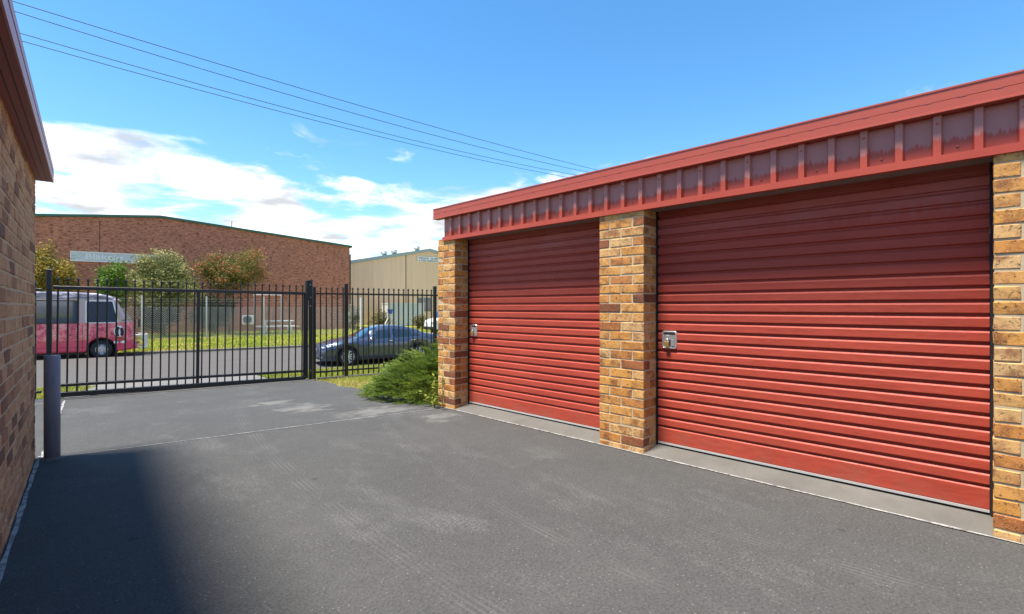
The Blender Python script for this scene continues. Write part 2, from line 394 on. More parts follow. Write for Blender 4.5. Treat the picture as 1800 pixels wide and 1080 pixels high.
# ---------------------------------------------------------------- ground, driveway, road
def sheet(name, mat, rows, dz=0.0, nudge=0):     # rows: (p, s0, s1, z)
    mb = MB(); vs = []
    for p, a, b, z in rows: vs += [(a, p, z+dz), (b, p, z+dz)]
    mb.add(vs, [(2*i, 2*i+1, 2*i+3, 2*i+2) for i in range(len(rows)-1)])
    return struct(st_obj(mb.build(name, mat, recalc=False)))
G = [(-80, 0), (5.7, 0), (11.65, -.33), (17.4, -.80), (17.5, -1.02), (28.55, -1.02), (28.7, -.80), (38, -.75), (46, -.70), (62, -.68), (900, -.68)]
sheet('ground', LAWN, [(p, -700, 700, z) for p, z in G], -.03)
def dr_edge(p): return 2.82 - .075*(p-5.7) + .05*math.sin(p*3.1) + .03*math.sin(p*7.7)
rows = [(-30, -14, 14, 0), (5.0, -14, 14, 0), (5.7, -14, 3.4, 0)]
k = 5.75
while k < 11.5: rows.append((k, -14, dr_edge(k), zg(k))); k += .15
rows.append((11.52, -14, dr_edge(11.5), zg(11.52)))
sheet('driveway', ASPH, rows)
sheet('gate_footing', CONC, [(11.40, -6, 2.42, zg(11.40)), (11.62, -6, 2.42, zg(11.62)), (11.82, -6, 2.42, zg(11.82))], .006)
sheet('driveway_crossing', PAVE, [(11.82, -1.85, 1.72, zg(11.82)), (15.8, -1.85, 1.72, zg(15.8)), (17.38, -2.6, 2.5, zg(17.38))], -.006)
def crown(p): return -.755 - .165*((p-23.0)/5.5)**2
sheet('road', ROAD, [(17.52+i*1.102, -300, 300, crown(17.52+i*1.102)) for i in range(11)])
def kerb(name, p0, p1, ztop, zgut, lip):
    mb = MB(); mb.prism([(p0, ztop-.4), (p1, ztop-.4), (p1, ztop-.01), (p1-.02*lip, ztop), (p0+.02*lip, ztop), (p0, ztop-.02)] , -300, 300, 'x')
    return struct(st_obj(mb.build(name, KERB)))
kerb('near_kerb', 17.36, 17.53, -.80, -.92, 1); kerb('far_kerb', 28.52, 28.70, -.795, -.93, 1)
gut = sheet('far_gutter', KERB, [(28.12, -300, 300, crown(28.12)), (28.54, -300, 300, crown(28.54)+.003)], .006)
# concrete edging below the fence
mb = MB(); mb.prism([(11.58, -.5), (11.74, -.5), (11.74, -.315), (11.58, -.315)], 2.5, 9.5, 'x')
struct(st_obj(mb.build('fence_edging', CONC, bevel=.008)))
# pale joint lines poured between slabs (world frame)
def joint(name, pts, w, jit=.3, step=.05, z=.006):
    fa, fb = random.uniform(0, 9), random.uniform(0, 9)
    mb = MB(); P = []
    for (a, b) in zip(pts, pts[1:]):
        a, b = Vector(a), Vector(b); n = max(1, int((b-a).length/step))
        P += [a.lerp(b, i/n) for i in range(n)]
    P.append(Vector(pts[-1])); vs = []
    for i, q in enumerate(P):
        t = (P[min(i+1, len(P)-1)] - P[max(i-1, 0)]).normalized(); nn = Vector((-t.y, t.x, 0))
        wa, wb = (w*(.5+jit*.6*(math.sin(i*.55+fa)*math.sin(i*.21+fb)) + random.uniform(-.06, .06)), w*(.5+jit*.6*math.sin(i*.43+fb)*math.sin(i*.17+fa) + random.uniform(-.06, .06)))
        vs += [q+nn*wa+Vector((0,0,z)), q-nn*wb+Vector((0,0,z))]
    mb.add(vs, [(2*i, 2*i+1, 2*i+3, 2*i+2) for i in range(len(P)-1)])
    return struct(mb.build(name, LINE, recalc=False))
LWX = lambda y: .09 + .074*(y-5.87)               # line of the left wall
joint('joint_line', [(3.862, -6, 0), (3.862, 5.15, 0)], .022)
joint('joint_line', [(LWX(-4)+.022, -4, 0), (LWX(5.9)+.022, 5.9, 0)], .022, .35)
a, b = sw(.0, 5.70), sw(2.72, 5.70); joint('joint_line', [a - Vector((.9,-.18,0)), b], .010, .3)
a, b = sw(-1.02, 5.72), sw(-1.72, 11.2, 0)
joint('joint_line', [sw(-1.02, 5.72, 0), sw(-1.72, 11.2, zg(11.2))], .03, .3)

# ---------------------------------------------------------------- bricks
def brick_mesh(name, lx, ly, lz, mat, seed):
    rnd = random.Random(seed); bm = bmesh.new(); bmesh.ops.create_cube(bm, size=1)
    for v in bm.verts:
        v.co = Vector((v.co.x*lx, v.co.y*ly, v.co.z*lz)) + Vector([rnd.uniform(-.0018, .0018) for _ in range(3)])
    bmesh.ops.bevel(bm, geom=bm.edges[:], offset=.005, segments=1, affect='EDGES')
    for v in bm.verts: v.co += Vector([rnd.uniform(-.0016, .0016) for _ in range(3)])
    me = bpy.data.meshes.new(name); bm.to_mesh(me); bm.free(); me.materials.append(mat); return me
BH, BL, BWd, J = .076, .23, .11, .010
def brick_set(mat): return {k: [brick_mesh('brick', *dim, mat, i*7+len(k)) for i in range(6)] for k, dim in
    {'sy': (BWd, BL, BH), 'hx': (BL, BWd, BH)}.items()}
BS = brick_set(BRICK); BS2 = brick_set(BRICK2)
rb = random.Random(3)
def put_brick(parent, kind, x, y, z, sets=BS, proud=.0018):
    o = place(rb.choice(sets[kind]), 'brick', parent, (x + rb.uniform(-proud, proud), y + rb.uniform(-.0015, .0015), z + rb.uniform(-.001, .001)),
              (rb.choice((0, math.pi)), rb.uniform(-.004, .004), rb.choice((0, math.pi)) + rb.uniform(-.006, .006)))
    return o
FX = 3.88                                          # plane of the brick piers
garage = thing('storage_garage', 'row of storage garages with red roller doors and tan brick piers', 'garage', (FX, 0, 0))
NC = 26; CH = BH + J
def pier(y0, width, two, label=None):
    """pier from y0 (its end nearest the camera) towards +y, 0.23 deep; local x into the building"""
    core = MB(); core.box(.0035, .23-.0035, .0035, width-.0035, -.3, 2.19)
    p = core.build('pier', MORTAR, garage); p.location = (0, y0, 0)
    for c in range(-1, NC):
        z = c*CH + CH/2 - .035
        if two:
            if c % 2:
                for yy in (BL/2, BL*1.5+J):
                    put_brick(p, 'sy', BWd/2, yy, z); put_brick(p, 'sy', BWd*1.5+J, yy, z)
            else:
                put_brick(p, 'hx', BL/2, BWd/2, z); put_brick(p, 'hx', BL/2, width-BWd/2, z)
                put_brick(p, 'sy', BWd/2, width/2, z); put_brick(p, 'sy', BWd*1.5+J, width/2, z)
        else:
            if c % 2:
                put_brick(p, 'sy', BWd/2, BL/2, z); put_brick(p, 'sy', BWd*1.5+J, BL/2, z); put_brick(p, 'hx', BL/2, width-BWd/2, z, proud=.004)
            else:
                put_brick(p, 'hx', BL/2, BWd/2, z); put_brick(p, 'sy', BWd/2, width-BL/2, z, proud=.004); put_brick(p, 'sy', BWd*1.5+J, width-BL/2, z)
    if label: p['label'] = label
    return p
PW = 2*BL + J
Y_R, Y_M0, Y_M1, Y_L = -.01, 2.19, 2.19+PW-.012, 4.855
pier(Y_R-PW, PW, True); pier(Y_M0, PW, True); pier(Y_L, BL+J+BWd, False, 'narrow end pier beside the juniper bush')
# second pier off to the right carries the row on
pier(Y_R-PW-2.21-PW, PW, True)

# ---------------------------------------------------------------- roller doors
PITCH = .0865
def slat_profile():
    # x towards the viewer is negative; one corrugation: flat face, undercut groove, lit top slope
    return [(0, 0), (0, .002), (-.0160, .0035), (-.0175, .008), (-.0175, .057), (-.016, .060), (-.002, .0735), (0, .075), (0, PITCH)]
def slat_mesh(w):
    mb = MB(); pr = slat_profile(); vs = [(x, 0, z) for x, z in pr] + [(x, w, z) for x, z in pr]; n = len(pr)
    back = len(vs)
    vs += [(.006, 0, 0), (.006, w, 0), (.006, 0, PITCH), (.006, w, PITCH)]
    fs = [(i, i+1, n+i+1, n+i) for i in range(n-1)] + [(back, back+1, back+3, back+2)]
    mb.add(vs, fs); me = mb.mesh('slat', DOOR, recalc=False)
    me.polygons.foreach_set('use_smooth', [False]*len(me.polygons)); return me
DX = .248                                           # door plane behind the brick face
def roller_door(y0, w, label):
    d = MB(); d.box(.012, .03, 0, w, .07, 2.32)
    o = d.build('roller_door', DARK, garage); o.location = (DX, y0, 0); o['label'] = label
    me = slat_mesh(w)
    z = .225
    while z < 2.26: place(me, 'slat', o, (0, 0, z)); z += PITCH
    b = MB(); b.prism([(-.014, .078), (-.0165, .085), (-.0165, .200), (-.0155, .203), (-.002, .2165), (0, .218), (0, .2255), (.008, .226), (.008, .078)], 0, w, 'y')
    b.build('bottom_panel', DOOR, o)
    t = MB(); t.box(-.020, .012, 0, w, .062, .077); t.build('bottom_rail', ALU, o)
    s_ = MB(); s_.box(-.010, .010, .01, w-.01, .049, .0605); s_.build('rubber_seal', RUBBER, o)
    for yy in (-.016, w+.002):
        g = MB(); g.box(-.03, .03, yy, yy+.014, .05, 2.3); g.build('guide_track', DARK, o)
    return o
dR = roller_door(Y_R+.016, Y_M0-Y_R-.032, 'red roller door right of the middle brick pier')
dL = roller_door(Y_M1+.018, Y_L-Y_M1-.034, 'red roller door between the middle and the end brick pier')
roller_door(Y_R-PW-2.2+.016, 2.2-.032, 'red roller door right of the last visible brick pier')
# latch sets
def latch(door, y, z, w, h):
    yl = y - door.location.y
    m_ = MB(); n = 24; r = .018
    def rr(hw, hh, rad):
        pts = []
        for cx, cz, a0 in ((hw-rad, hh-rad, 0), (-hw+rad, hh-rad, 90), (-hw+rad, -hh+rad, 180), (hw-rad, -hh+rad, 270)):
            for q in range(5): t = R(a0+q*22.5); pts.append((cx+rad*math.cos(t), cz+rad*math.sin(t)))
        return pts
    out, inn = rr(w/2, h/2, r), rr(w/2-.011, h/2-.011, r*.7); k = len(out)
    vs = [(-.023, yl+a, z+b) for a, b in out] + [(-.028, yl+a*.95, z+b*.95) for a, b in out] + [(-.0265, yl+a, z+b) for a, b in inn] + [(-.0215, yl+a*.96, z+b*.96) for a, b in inn] + [(.0, yl+a, z+b) for a, b in out]
    fs = []
    for L in range(3):
        for i in range(k): fs.append((L*k+i, L*k+(i+1)%k, (L+1)*k+(i+1)%k, (L+1)*k+i))
    for i in range(k): fs.append((i, (i+1)%k, 4*k+(i+1)%k, 4*k+i))
    fs.append(tuple(3*k+i for i in range(k)))
    m_.add(vs, fs); m_.build('latch_plate', CHROME, door)
    b = MB(); b.box(-.033, -.0210, yl+.005*w/.14, yl+w*.23, z-h*.08, z+h*.25)
    b.box(-.031, -.0210, yl-w*.36, yl-w*.12, z-h*.36, z+h*.04); b.build('slide_bolt', CHROME, door, bevel=.002)
    v = MB(); v.box(-.0232, -.0210, yl-w*.12, yl+w*.005, z-h*.36, z+h*.02); v.box(-.0232, -.0210, yl-w*.38, yl+w*.38, z+h*.30, z+h*.38)
    v.box(-.0232, -.0210, yl-w*.38, yl-w*.12, z+.005, z+h*.07); v.build('latch_slot', DARK, door)
    return yl
latch(dR, 2.062, 1.010, .138, .158); latch(dL, 4.742, 1.003, .118, .150)
def padlock(y, z, label):
    t = thing('padlock', label, 'padlock', (FX+DX-.042, y, z), 0, 'padlocks on the roller doors')
    b = MB(); b.box(-.011, .008, -.020, .020, -.024, .020); b.build('lock_body', BRASS, t, bevel=.003)
    pts = [(-.002, -.013, .015), (-.002, -.013, .034)] + [(-.002, -.013*math.cos(R(a)), .034+.012*math.sin(R(a))) for a in (45, 90, 135)] + [(-.002, .013, .034), (-.002, .013, .015)]
    s_ = MB(); s_.tube(pts, .0035, 6); s_.build('shackle', CHROME, t, smooth=True)
padlock(2.078, .972, 'brass padlock on the latch of the wide right roller door')
padlock(4.752, .965, 'brass padlock on the latch of the far left roller door')

# sills, fascia, capping, roof
for (a, b) in ((Y_R+.001, Y_M0-.001), (Y_M1+.004, Y_L-.001), (Y_R-PW-2.2, Y_R-PW-.001)):
    s_ = MB(); s_.prism([(-.004, -.2), (.36, -.2), (.36, .050), (.23, .046), (.012, .010), (-.004, .002)], a, b, 'y'); s_.build('door_sill', CONC, garage)
YA, YB = -7.5, 5.085
LIPZ = 2.165
fp = MB(); fp.box(.0, .02, YA, YB, LIPZ+.012, 2.50); fas = fp.build('fascia', FASC, garage); fas.location = (.014, 0, 0)
rib = MB(); rib.prism([(0, -.028), (-.030, -.018), (-.030, .018), (0, .028)], 0, .30, 'z')
# prism in z uses (x, y) pairs
ribm = rib.mesh('rib', FASC)
y = 4.926
while y > YA: place(ribm, 'rib', fas, (.001, y, LIPZ+.03)); y -= .1806
lp = MB(); lp.prism([(-.018, LIPZ), (.03, LIPZ), (.03, LIPZ+.010), (-.014, LIPZ+.010), (-.014, LIPZ+.046), (-.018, LIPZ+.048)], YA, YB+.006, 'y')
lp.build('bottom_flashing', FASC, garage)
scw = MB(); scw.lathe([(0, -.006), (.006, -.005), (.008, 0)], 8, 'y'); 
for v_ in range(len(scw.v)): q_ = scw.v[v_]; scw.v[v_] = (q_[1], q_[0], q_[2])
scm = scw.mesh('screw', CAP)
y = 4.926
while y > -1.2: place(scm, 'screw', fas, (-.029, y, LIPZ+.24)); place(scm, 'screw', fas, (.0, y-.09, LIPZ+.09)); y -= .3612
gp = MB(); gp.box(.0095, .0135, 2.60, 2.622, 2.262, 2.372); gp.build('grey_tab', GREY, garage)
sf = MB(); sf.box(.035, .40, YA, YB, LIPZ+.012, LIPZ+.030); sf.build('soffit', SOFFIT, garage)
CX = -.056
cp = MB(); cp.prism([(CX, 2.456), (.03, 2.456), (.03, 2.575), (.05, 2.592), (CX+.004, 2.592), (CX, 2.586), (CX, 2.5245), (CX+.003, 2.522), (CX, 2.5195)], YA, 5.235, 'y')
cap = cp.build('capping', CAP, garage)
lip = MB(); lip.prism([(CX-.006, 2.456), (CX+.001, 2.456), (CX+.001, 2.468), (CX-.006, 2.465)], YA, 5.237, 'y'); lip.prism([(CX-.004, 2.584), (CX+.001, 2.584), (CX+.001, 2.5945), (CX-.004, 2.5945)], YA, 5.237, 'y')
lip.build('rolled_edge', CAP, cap)
y = 5.12
sl = MB(); sl.box(CX-.0015, CX+.002, 0, .034, 2.5215, 2.5250); slm = sl.mesh('clip_slot', MAROON)
while y > -4: place(slm, 'clip_slot', cap, (0, y, 0)); y -= .152
ew = MB(); ew.box(.232, 6.4, Y_L+.10, Y_L+BL+J+BWd-.004, -.3, 2.44); ew.build('end_wall', SIDEBRICK, garage)
bw = MB(); bw.box(6.2, 6.4, YA, Y_L+.10, -.3, 2.40); bw.build('back_wall', SIDEBRICK, garage)
for yy in (Y_M0+.2, Y_R-.25, Y_R-PW-2.2-.25): 
    q = MB(); q.box(.232, 6.2, yy, yy+.11, -.1, 2.30); q.build('party_wall', SIDEBRICK, garage)
fl = MB(); fl.box(.362, 6.2, YA, Y_L+.1, -.1, .05); fl.build('floor_slab', CONC, garage)
rf = MB(); rf.prism([(.03, 2.50), (6.6, 2.44), (6.6, 2.47), (.03, 2.56)], YA, 5.22, 'y'); rf.build('roof', CAP, garage)
# cobweb-like light fixture stub under the soffit at the pier
# ---------------------------------------------------------------- left building
LB_A = -math.atan(.074)
lb = thing('brick_storage_block', 'shaded tan brick building with maroon eaves at the left edge', 'building', (.09, 5.87, 0), LB_A)
# local: y runs along the wall (0 at the far corner, negative towards the camera), x=0 is the wall face, building on -x
VIS = 2.42; NC2 = 29
w_ = MB(); w_.box(-.5, -.004, -VIS, -.004, -.3, 2.42); wall = w_.build('wall', MORTAR, lb)
w2 = MB(); w2.box(-6, -.002, -16, -VIS, -.3, 2.42); w2.box(-6, -.502, -VIS, -.004, -.3, 2.42); w2.build('rear_wall', SIDEBRICK, lb)
for c in range(NC2):
    z = c*CH + CH/2 - .05; off = 0 if c % 2 else .12
    if off: put_brick(wall, 'hx', -.115, -BWd/2, z, BS2)
    yy = -off - BL/2
    while yy - BL/2 > -VIS - .06:
        put_brick(wall, 'sy', -BWd/2, yy, z, BS2); yy -= BL + J
ev = MB(); ev.box(-.02, .105, -16, .02, 2.402, 2.420); so_ = ev.build('soffit', MAROON, lb)
for xx in (.035, .072):
    g = MB(); g.box(xx, xx+.003, -16, .018, 2.3995, 2.4025); g.build('soffit_seam', DARK, so_)
fb = MB(); fb.prism([(.105, 2.400), (.113, 2.398), (.115, 2.410), (.115, 2.528), (.110, 2.536), (.015, 2.536), (.105, 2.52)], -16, .03, 'y'); fb_ = fb.build('fascia', MAROON2, lb)
g = MB(); g.box(.1145, .117, -16, .028, 2.464, 2.468); g.build('fascia_seam', DARK, fb_)
r_ = MB(); r_.prism([(.110, 2.50), (-6.2, 2.72), (-6.2, 2.75), (.110, 2.532)], -16, .025, 'y'); r_.build('roof', MAROON, lb)

# ---------------------------------------------------------------- bollard
bo = thing('bollard', 'weathered blue grey steel bollard standing by the left brick wall', 'bollard', (.192, 5.755, 0))
b = MB(); b.lathe([(0, -.1), (.054, -.1), (.054, .884), (.052, .889), (.049, .889), (.047, .872), (0, .870)], 40); b.build('pipe', BOLL, bo, smooth=False)
for p_ in bo.children[0].data.polygons: p_.use_smooth = abs(p_.normal.z) < .3
b = MB(); b.lathe([(.0, .008), (.062, .007), (.078, .003), (.09, -.02)], 28); b.build('concrete_collar', CONC, bo, smooth=True)

# ---------------------------------------------------------------- security fence and gate (street frame)
FP = 11.65
def picket_mesh(h, w=.025):
    mb = MB(); mb.box(-w/2, w/2, -w/2, w/2, 0, h-.085)
    # pressed spear: collar, swelling head, point
    s_ = w*.5
    ring = [(s_*.7, h-.085), (s_*.75, h-.066), (s_*1.75, h-.048), (s_*1.55, h-.034), (.001, h)]
    for (r0, z0), (r1, z1) in zip(ring, ring[1:]):
        mb.add([(-r0,-r0*.8,z0),(r0,-r0*.8,z0),(r0,r0*.8,z0),(-r0,r0*.8,z0),(-r1,-r1*.8,z1),(r1,-r1*.8,z1),(r1,r1*.8,z1),(-r1,r1*.8,z1)],
               [(0,1,5,4),(1,2,6,5),(2,3,7,6),(3,0,4,7)])
    return mb.mesh('picket', BLACK)
gate = thing('sliding_gate', 'black steel sliding security gate with spear topped pickets across the driveway', 'gate', sw(-1.89, FP), SA)
gate.rotation_euler = (0, R(.55), SA)
gate.location.z = 0
GL = 4.13
def bar(parent, name, x0, x1, y0, y1, z0, z1, mat=BLACK, bev=.004):
    mb = MB(); mb.box(x0, x1, y0, y1, z0, z1); return mb.build(name, mat, parent, bevel=bev, seg=1)
bar(gate, 'top_rail', -.06, GL, -.03, .03, 1.618, 1.680)
bar(gate, 'lower_rail', -.06, GL, -.025, .025, -.115, -.065)
bar(gate, 'bottom_beam', -.06, GL, -.04, .04, -.30, -.212)
for xx in (2.068, GL-.05): bar(gate, 'stile', xx, xx+.055, -.028, .028, -.212, 1.618 if xx != GL-.05 else 1.69)
pm = picket_mesh(2.06)
for i in range(31): place(pm, 'picket', gate, (i*.1352, 0, -.215))
for xx in (.5, 3.5):
    m_ = MB(); m_.lathe([(0, -.03), (.045, -.03), (.05, -.012), (.044, 0), (.05, .012), (.045, .03), (0, .03)], 16, 'y', (xx, 0, -.305)); m_.build('track_wheel', GALV, gate)
tr = MB(); tr.prism([(-.012, 0), (.012, 0), (.006, .014), (-.006, .014)], -6, 4.1, 'x')
o = tr.build('gate_track', GALV); o.location = sw(-1.89, FP, zg(FP)+.002); o.rotation_euler = (0, R(.2), SA); tag(o, 'thin steel ground track under the sliding gate', 'track')
def post(s, p, w, z1, name, label, cat='post', group=None, z0=None, cap=True):
    t = thing(name, label, cat, sw(s, p, zg(p)), SA, group); h = z1 - zg(p)
    bar(t, 'shaft', -w/2, w/2, -w/2, w/2, -.2, h)
    if cap: bar(t, 'cap', -w/2-.003, w/2+.003, -w/2-.003, w/2+.003, h, h+.012)
    return t
post(pix_p(86.5, 11.54)[0], 11.54, .068, 1.955, 'gate_post', 'tall black gate post rising behind the blue grey bollard')
gp_ = post(2.335, 11.57, .072, 1.895, 'gate_post', 'tall black latch post where the gate meets the fence')
# guide channel and bolts on the latch post
h0 = -zg(11.57)
bar(gp_, 'guide_channel', -.100, -.038, -.036, -.020, h0+1.45, h0+1.90); bar(gp_, 'guide_channel', -.100, -.085, -.02, .11, h0-.30, h0+1.90); bar(gp_, 'guide_channel', -.084, -.037, .085, .11, h0-.30, h0+1.90)
for zz_ in (1.80, 1.52, 1.33, -.12):
    m_ = MB(); m_.lathe([(0, -.046), (.009, -.044), (.011, -.034)], 8, 'y', (-.01, 0, h0+zz_)); m_.build('bolt', GALV, gp_)
fm = picket_mesh(2.07)
def fence_panel(s0, n, pitch, s1, label, first=.5, z=(-.30)):
    t = thing('picket_fence', label, 'fence', sw(s0, FP, 0), SA, 'black picket fence panels')
    L = s1 - s0
    bar(t, 'rail', 0, L, -.02, .02, 1.59, 1.63); bar(t, 'rail', 0, L, -.02, .02, -.20, -.16)
    for i in range(n): place(fm, 'picket', t, ((i+first)*pitch, 0, z))
    return t
fence_panel(2.47, 5, .126, 3.10, 'short black picket fence panel beside the gate latch post', .75)
fence_panel(3.18, 17, .1265, 5.375, 'black picket fence panel in front of the dark grey sedan', .85)
fence_panel(5.45, 17, .1265, 7.64, 'black picket fence panel running behind the brick end pier', .85)
fence_panel(-4.3, 17, .1265, -2.09, 'black picket fence panel at far left beside the brick building', .85)
post(2.43, FP, .06, 1.765, 'fence_post', 'slim black end post right beside the gate latch post', cap=False)
post(3.14, FP, .075, 1.835, 'fence_post', 'black fence post in front of the sedan front wheel')
post(5.41, FP, .075, 1.835, 'fence_post', 'black fence post next to the brick end pier')

# ---------------------------------------------------------------- juniper, weed, grass
def juniper():
    rnd = random.Random(11)
    t = thing('juniper_bush', 'spreading green juniper bush growing against the end of the garage', 'bush', sw(3.6, 7.2, zg(7.2)-.02), SA)
    mb = MB(); stems = MB()
    def hgt(x, y):            # local mound height; x along s, y along p
        a = ((x-.35)/1.72)**2 + ((y-.05)/1.70)**2
        return max(0, 1-a)**.70*.92*(1+.16*math.sin(x*5+1)*math.cos(y*4.3))
    def leaf(c, d, n_, l, w):
        sd_ = n_.cross(d).normalized()*w; e = c + d*l; h = c + d*l*.45 + n_*w*.5
        mb.v += [tuple(c), tuple(h+sd_), tuple(e), tuple(h-sd_)]; i = len(mb.v); mb.f.append((i-4, i-3, i-2, i-1)); mb.mi.append(0)
    def spray(base, d, L):
        up = Vector((0,0,1)); side = d.cross(up).normalized(); nrm = side.cross(d).normalized()
        nb = int(L/.024)
        for i in range(nb):
            f = i/nb; c = base + d*L*f - up*(.22*L*f*f); bl = (.125 if f > .15 else .06)*(1-.70*f)*rnd.uniform(.7, 1.2)
            for sg in (-1, 1):
                dd = (d*(.75+.4*f) + side*sg*rnd.uniform(.6, .95) + nrm*rnd.uniform(-.15, .40)).normalized(); k = max(2, int(bl/.019))
                for j in range(k):
                    q = c + dd*bl*j/k - up*(.10*bl*(j/k)**2)
                    d3 = (dd + side*rnd.uniform(-.5, .5) + nrm*rnd.uniform(-.35, .45)).normalized()
                    leaf(q, d3, nrm, rnd.uniform(.026, .040), rnd.uniform(.007, .0105))
    n = 0
    while n < 1900:
        x, y = rnd.uniform(-1.4, 1.9), rnd.uniform(-1.65, 1.75)
        h = hgt(x, y)
        if h < .03: continue
        wx = sw(3.6+x, 7.2+y)
        if wx.x > 3.84 and wx.y < 5.32: continue       # not inside the garage
        g = zg(7.2+y) - zg(7.2)
        d = Vector((x-.6+rnd.uniform(-.6,.6), y+.1+rnd.uniform(-.9,.5), .35+rnd.uniform(.1,.9)*(.4+h))).normalized()
        lay = rnd.random()**.5
        base = Vector((x, y, g + h*(.30+.66*lay))) - d*.20
        spray(base, d, rnd.uniform(.16, .34)); n += 1
    for i in range(26):
        a = rnd.uniform(0, 6.28); x, y = .7+1.3*math.cos(a)*rnd.random(), .05+1.2*math.sin(a)*rnd.random()
        stems.tube([(.7, 0, -.05), (.7+(x-.7)*.5, y*.5, .18), (x, y, max(.05, hgt(x, y)*.75))], [.018, .011, .004], 5)
    f = mb.build('foliage', JUN, t, recalc=False); f['kind'] = 'stuff'; stems.build('stem', BARK, t)
juniper()
def weed():
    rnd = random.Random(5); t = thing('weed', 'yellow green leafy weed at the foot of the end pier', 'plant', (3.80, 5.10, 0))
    st, lf = MB(), MB()
    for i in range(9):
        x, y = rnd.uniform(-.05, .04), rnd.uniform(-.16, .16); h = rnd.uniform(.15, .46)
        tip = Vector((x+rnd.uniform(-.10,.03), y+rnd.uniform(-.1,.1), h)); st.tube([(x, y, -.01), (x*.6+tip.x*.4, y, h*.5), tip], [.004,.003,.0015], 5)
        for k in range(9):
            f = .2+.8*k/8; c = Vector((x, y, 0)).lerp(tip, f); a = rnd.uniform(0, 6.28)
            d = Vector((math.cos(a), math.sin(a), rnd.uniform(.0, .7))).normalized(); s_ = d.cross(Vector((0,0,1))).normalized(); l = rnd.uniform(.03, .065)
            lf.add([c, c+d*l*.5+s_*l*.28, c+d*l, c+d*l*.5-s_*l*.28], [(0,1,2,3)])
    st.build('stem', WEED, t); lf.build('foliage', WEED, t, recalc=False)
weed()
def grass(name, n, fn, hmin, hmax, w, seed):
    rnd = random.Random(seed); mb = MB()
    for _ in range(n):
        s, p = fn(rnd)
        if s is None: continue
        z = zg(p) - .03; h = rnd.uniform(hmin, hmax); a = rnd.uniform(0, 6.28); lx, ly = rnd.uniform(-.5, .5)*h, rnd.uniform(-.5, .5)*h
        cx, sx = math.cos(a)*w, math.sin(a)*w
        mb.v += [(s-cx, p-sx, z), (s+cx, p+sx, z), (s+lx, p+ly, z+h)]; i = len(mb.v); mb.f.append((i-3, i-2, i-1)); mb.mi.append(0)
    o = st_obj(mb.build(name, DRYBLADE if name == 'inner_grass' else BLADE, recalc=False)); o['kind'] = 'stuff'; o['label'] = {'inner_grass': 'short dry grass between the driveway and the fence', 'verge_grass': 'mown grass verge outside the fence'}.get(name, 'mown lawn across the road'); o['category'] = 'grass'
    return o
def f_in(r):
    p = r.uniform(5.9, 11.6); s = r.uniform(2.2, 5.5)
    if s < dr_edge(p) + .01 + abs(r.gauss(0, .02)): return None, None
    w = sw(s, p)
    if w.y < 5.3 and w.x > 3.8: return None, None
    return s, p
grass('inner_grass', 26000, f_in, .03, .075, .004, 1)
def f_v(r):
    p = r.uniform(11.75, 17.35); s = r.uniform(-5, 11)
    if -1.85-max(0, (p-15.8)*.47) < s < 1.72+max(0, (p-15.8)*.49): return None, None
    return s, p
grass('verge_grass', 60000, f_v, .04, .10, .006, 2)
def f_far(r):
    p = 28.72 + (r.random()**1.25)*17; return r.uniform(-16, 22), p
grass('far_lawn', 70000, f_far, .05, .13, .014, 3)

def litter():
    rnd = random.Random(21); mb = MB()
    def bit(x, y, z, r):
        a = rnd.uniform(0, 6.28); ca, sa = math.cos(a)*r, math.sin(a)*r; k = rnd.uniform(.25, .6)
        mb.add([(x-ca, y-sa, z), (x+sa*k, y-ca*k, z+r*.25), (x+ca, y+sa, z+.001), (x-sa*k, y+ca*k, z+r*.3)], [(0,1,2,3)])
    for _ in range(420):
        s_ = rnd.gauss(2.62, .16); p_ = rnd.uniform(5.75, 9.6); w = sw(s_, p_); bit(w.x, w.y, zg(p_)+.006, rnd.uniform(.004, .016))
    for _ in range(260): bit(3.86-abs(rnd.gauss(0, .05)), rnd.uniform(-1, 5.1), .007, rnd.uniform(.002, .007))
    for _ in range(160): y = rnd.uniform(1, 5.8); bit(LWX(y)+.05+abs(rnd.gauss(0, .06)), y, .007, rnd.uniform(.002, .008))
    for _ in range(60): bit(rnd.uniform(.4, 3.8), rnd.uniform(.5, 5.5), .006, rnd.uniform(.003, .009))
    m = M('leaf_litter', .9); w = m.coord('world'); m.col(m.ramp(m.noise(w, 40, 2), [(.35, (.05,.038,.022)), (.55, (.14,.105,.055)), (.7, (.26,.235,.19))]))
    o = mb.build('leaf_litter', m.m, recalc=False); o['kind'] = 'stuff'; o['label'] = 'dry leaf litter and grit scattered along the driveway edges'; o['category'] = 'litter'
litter()

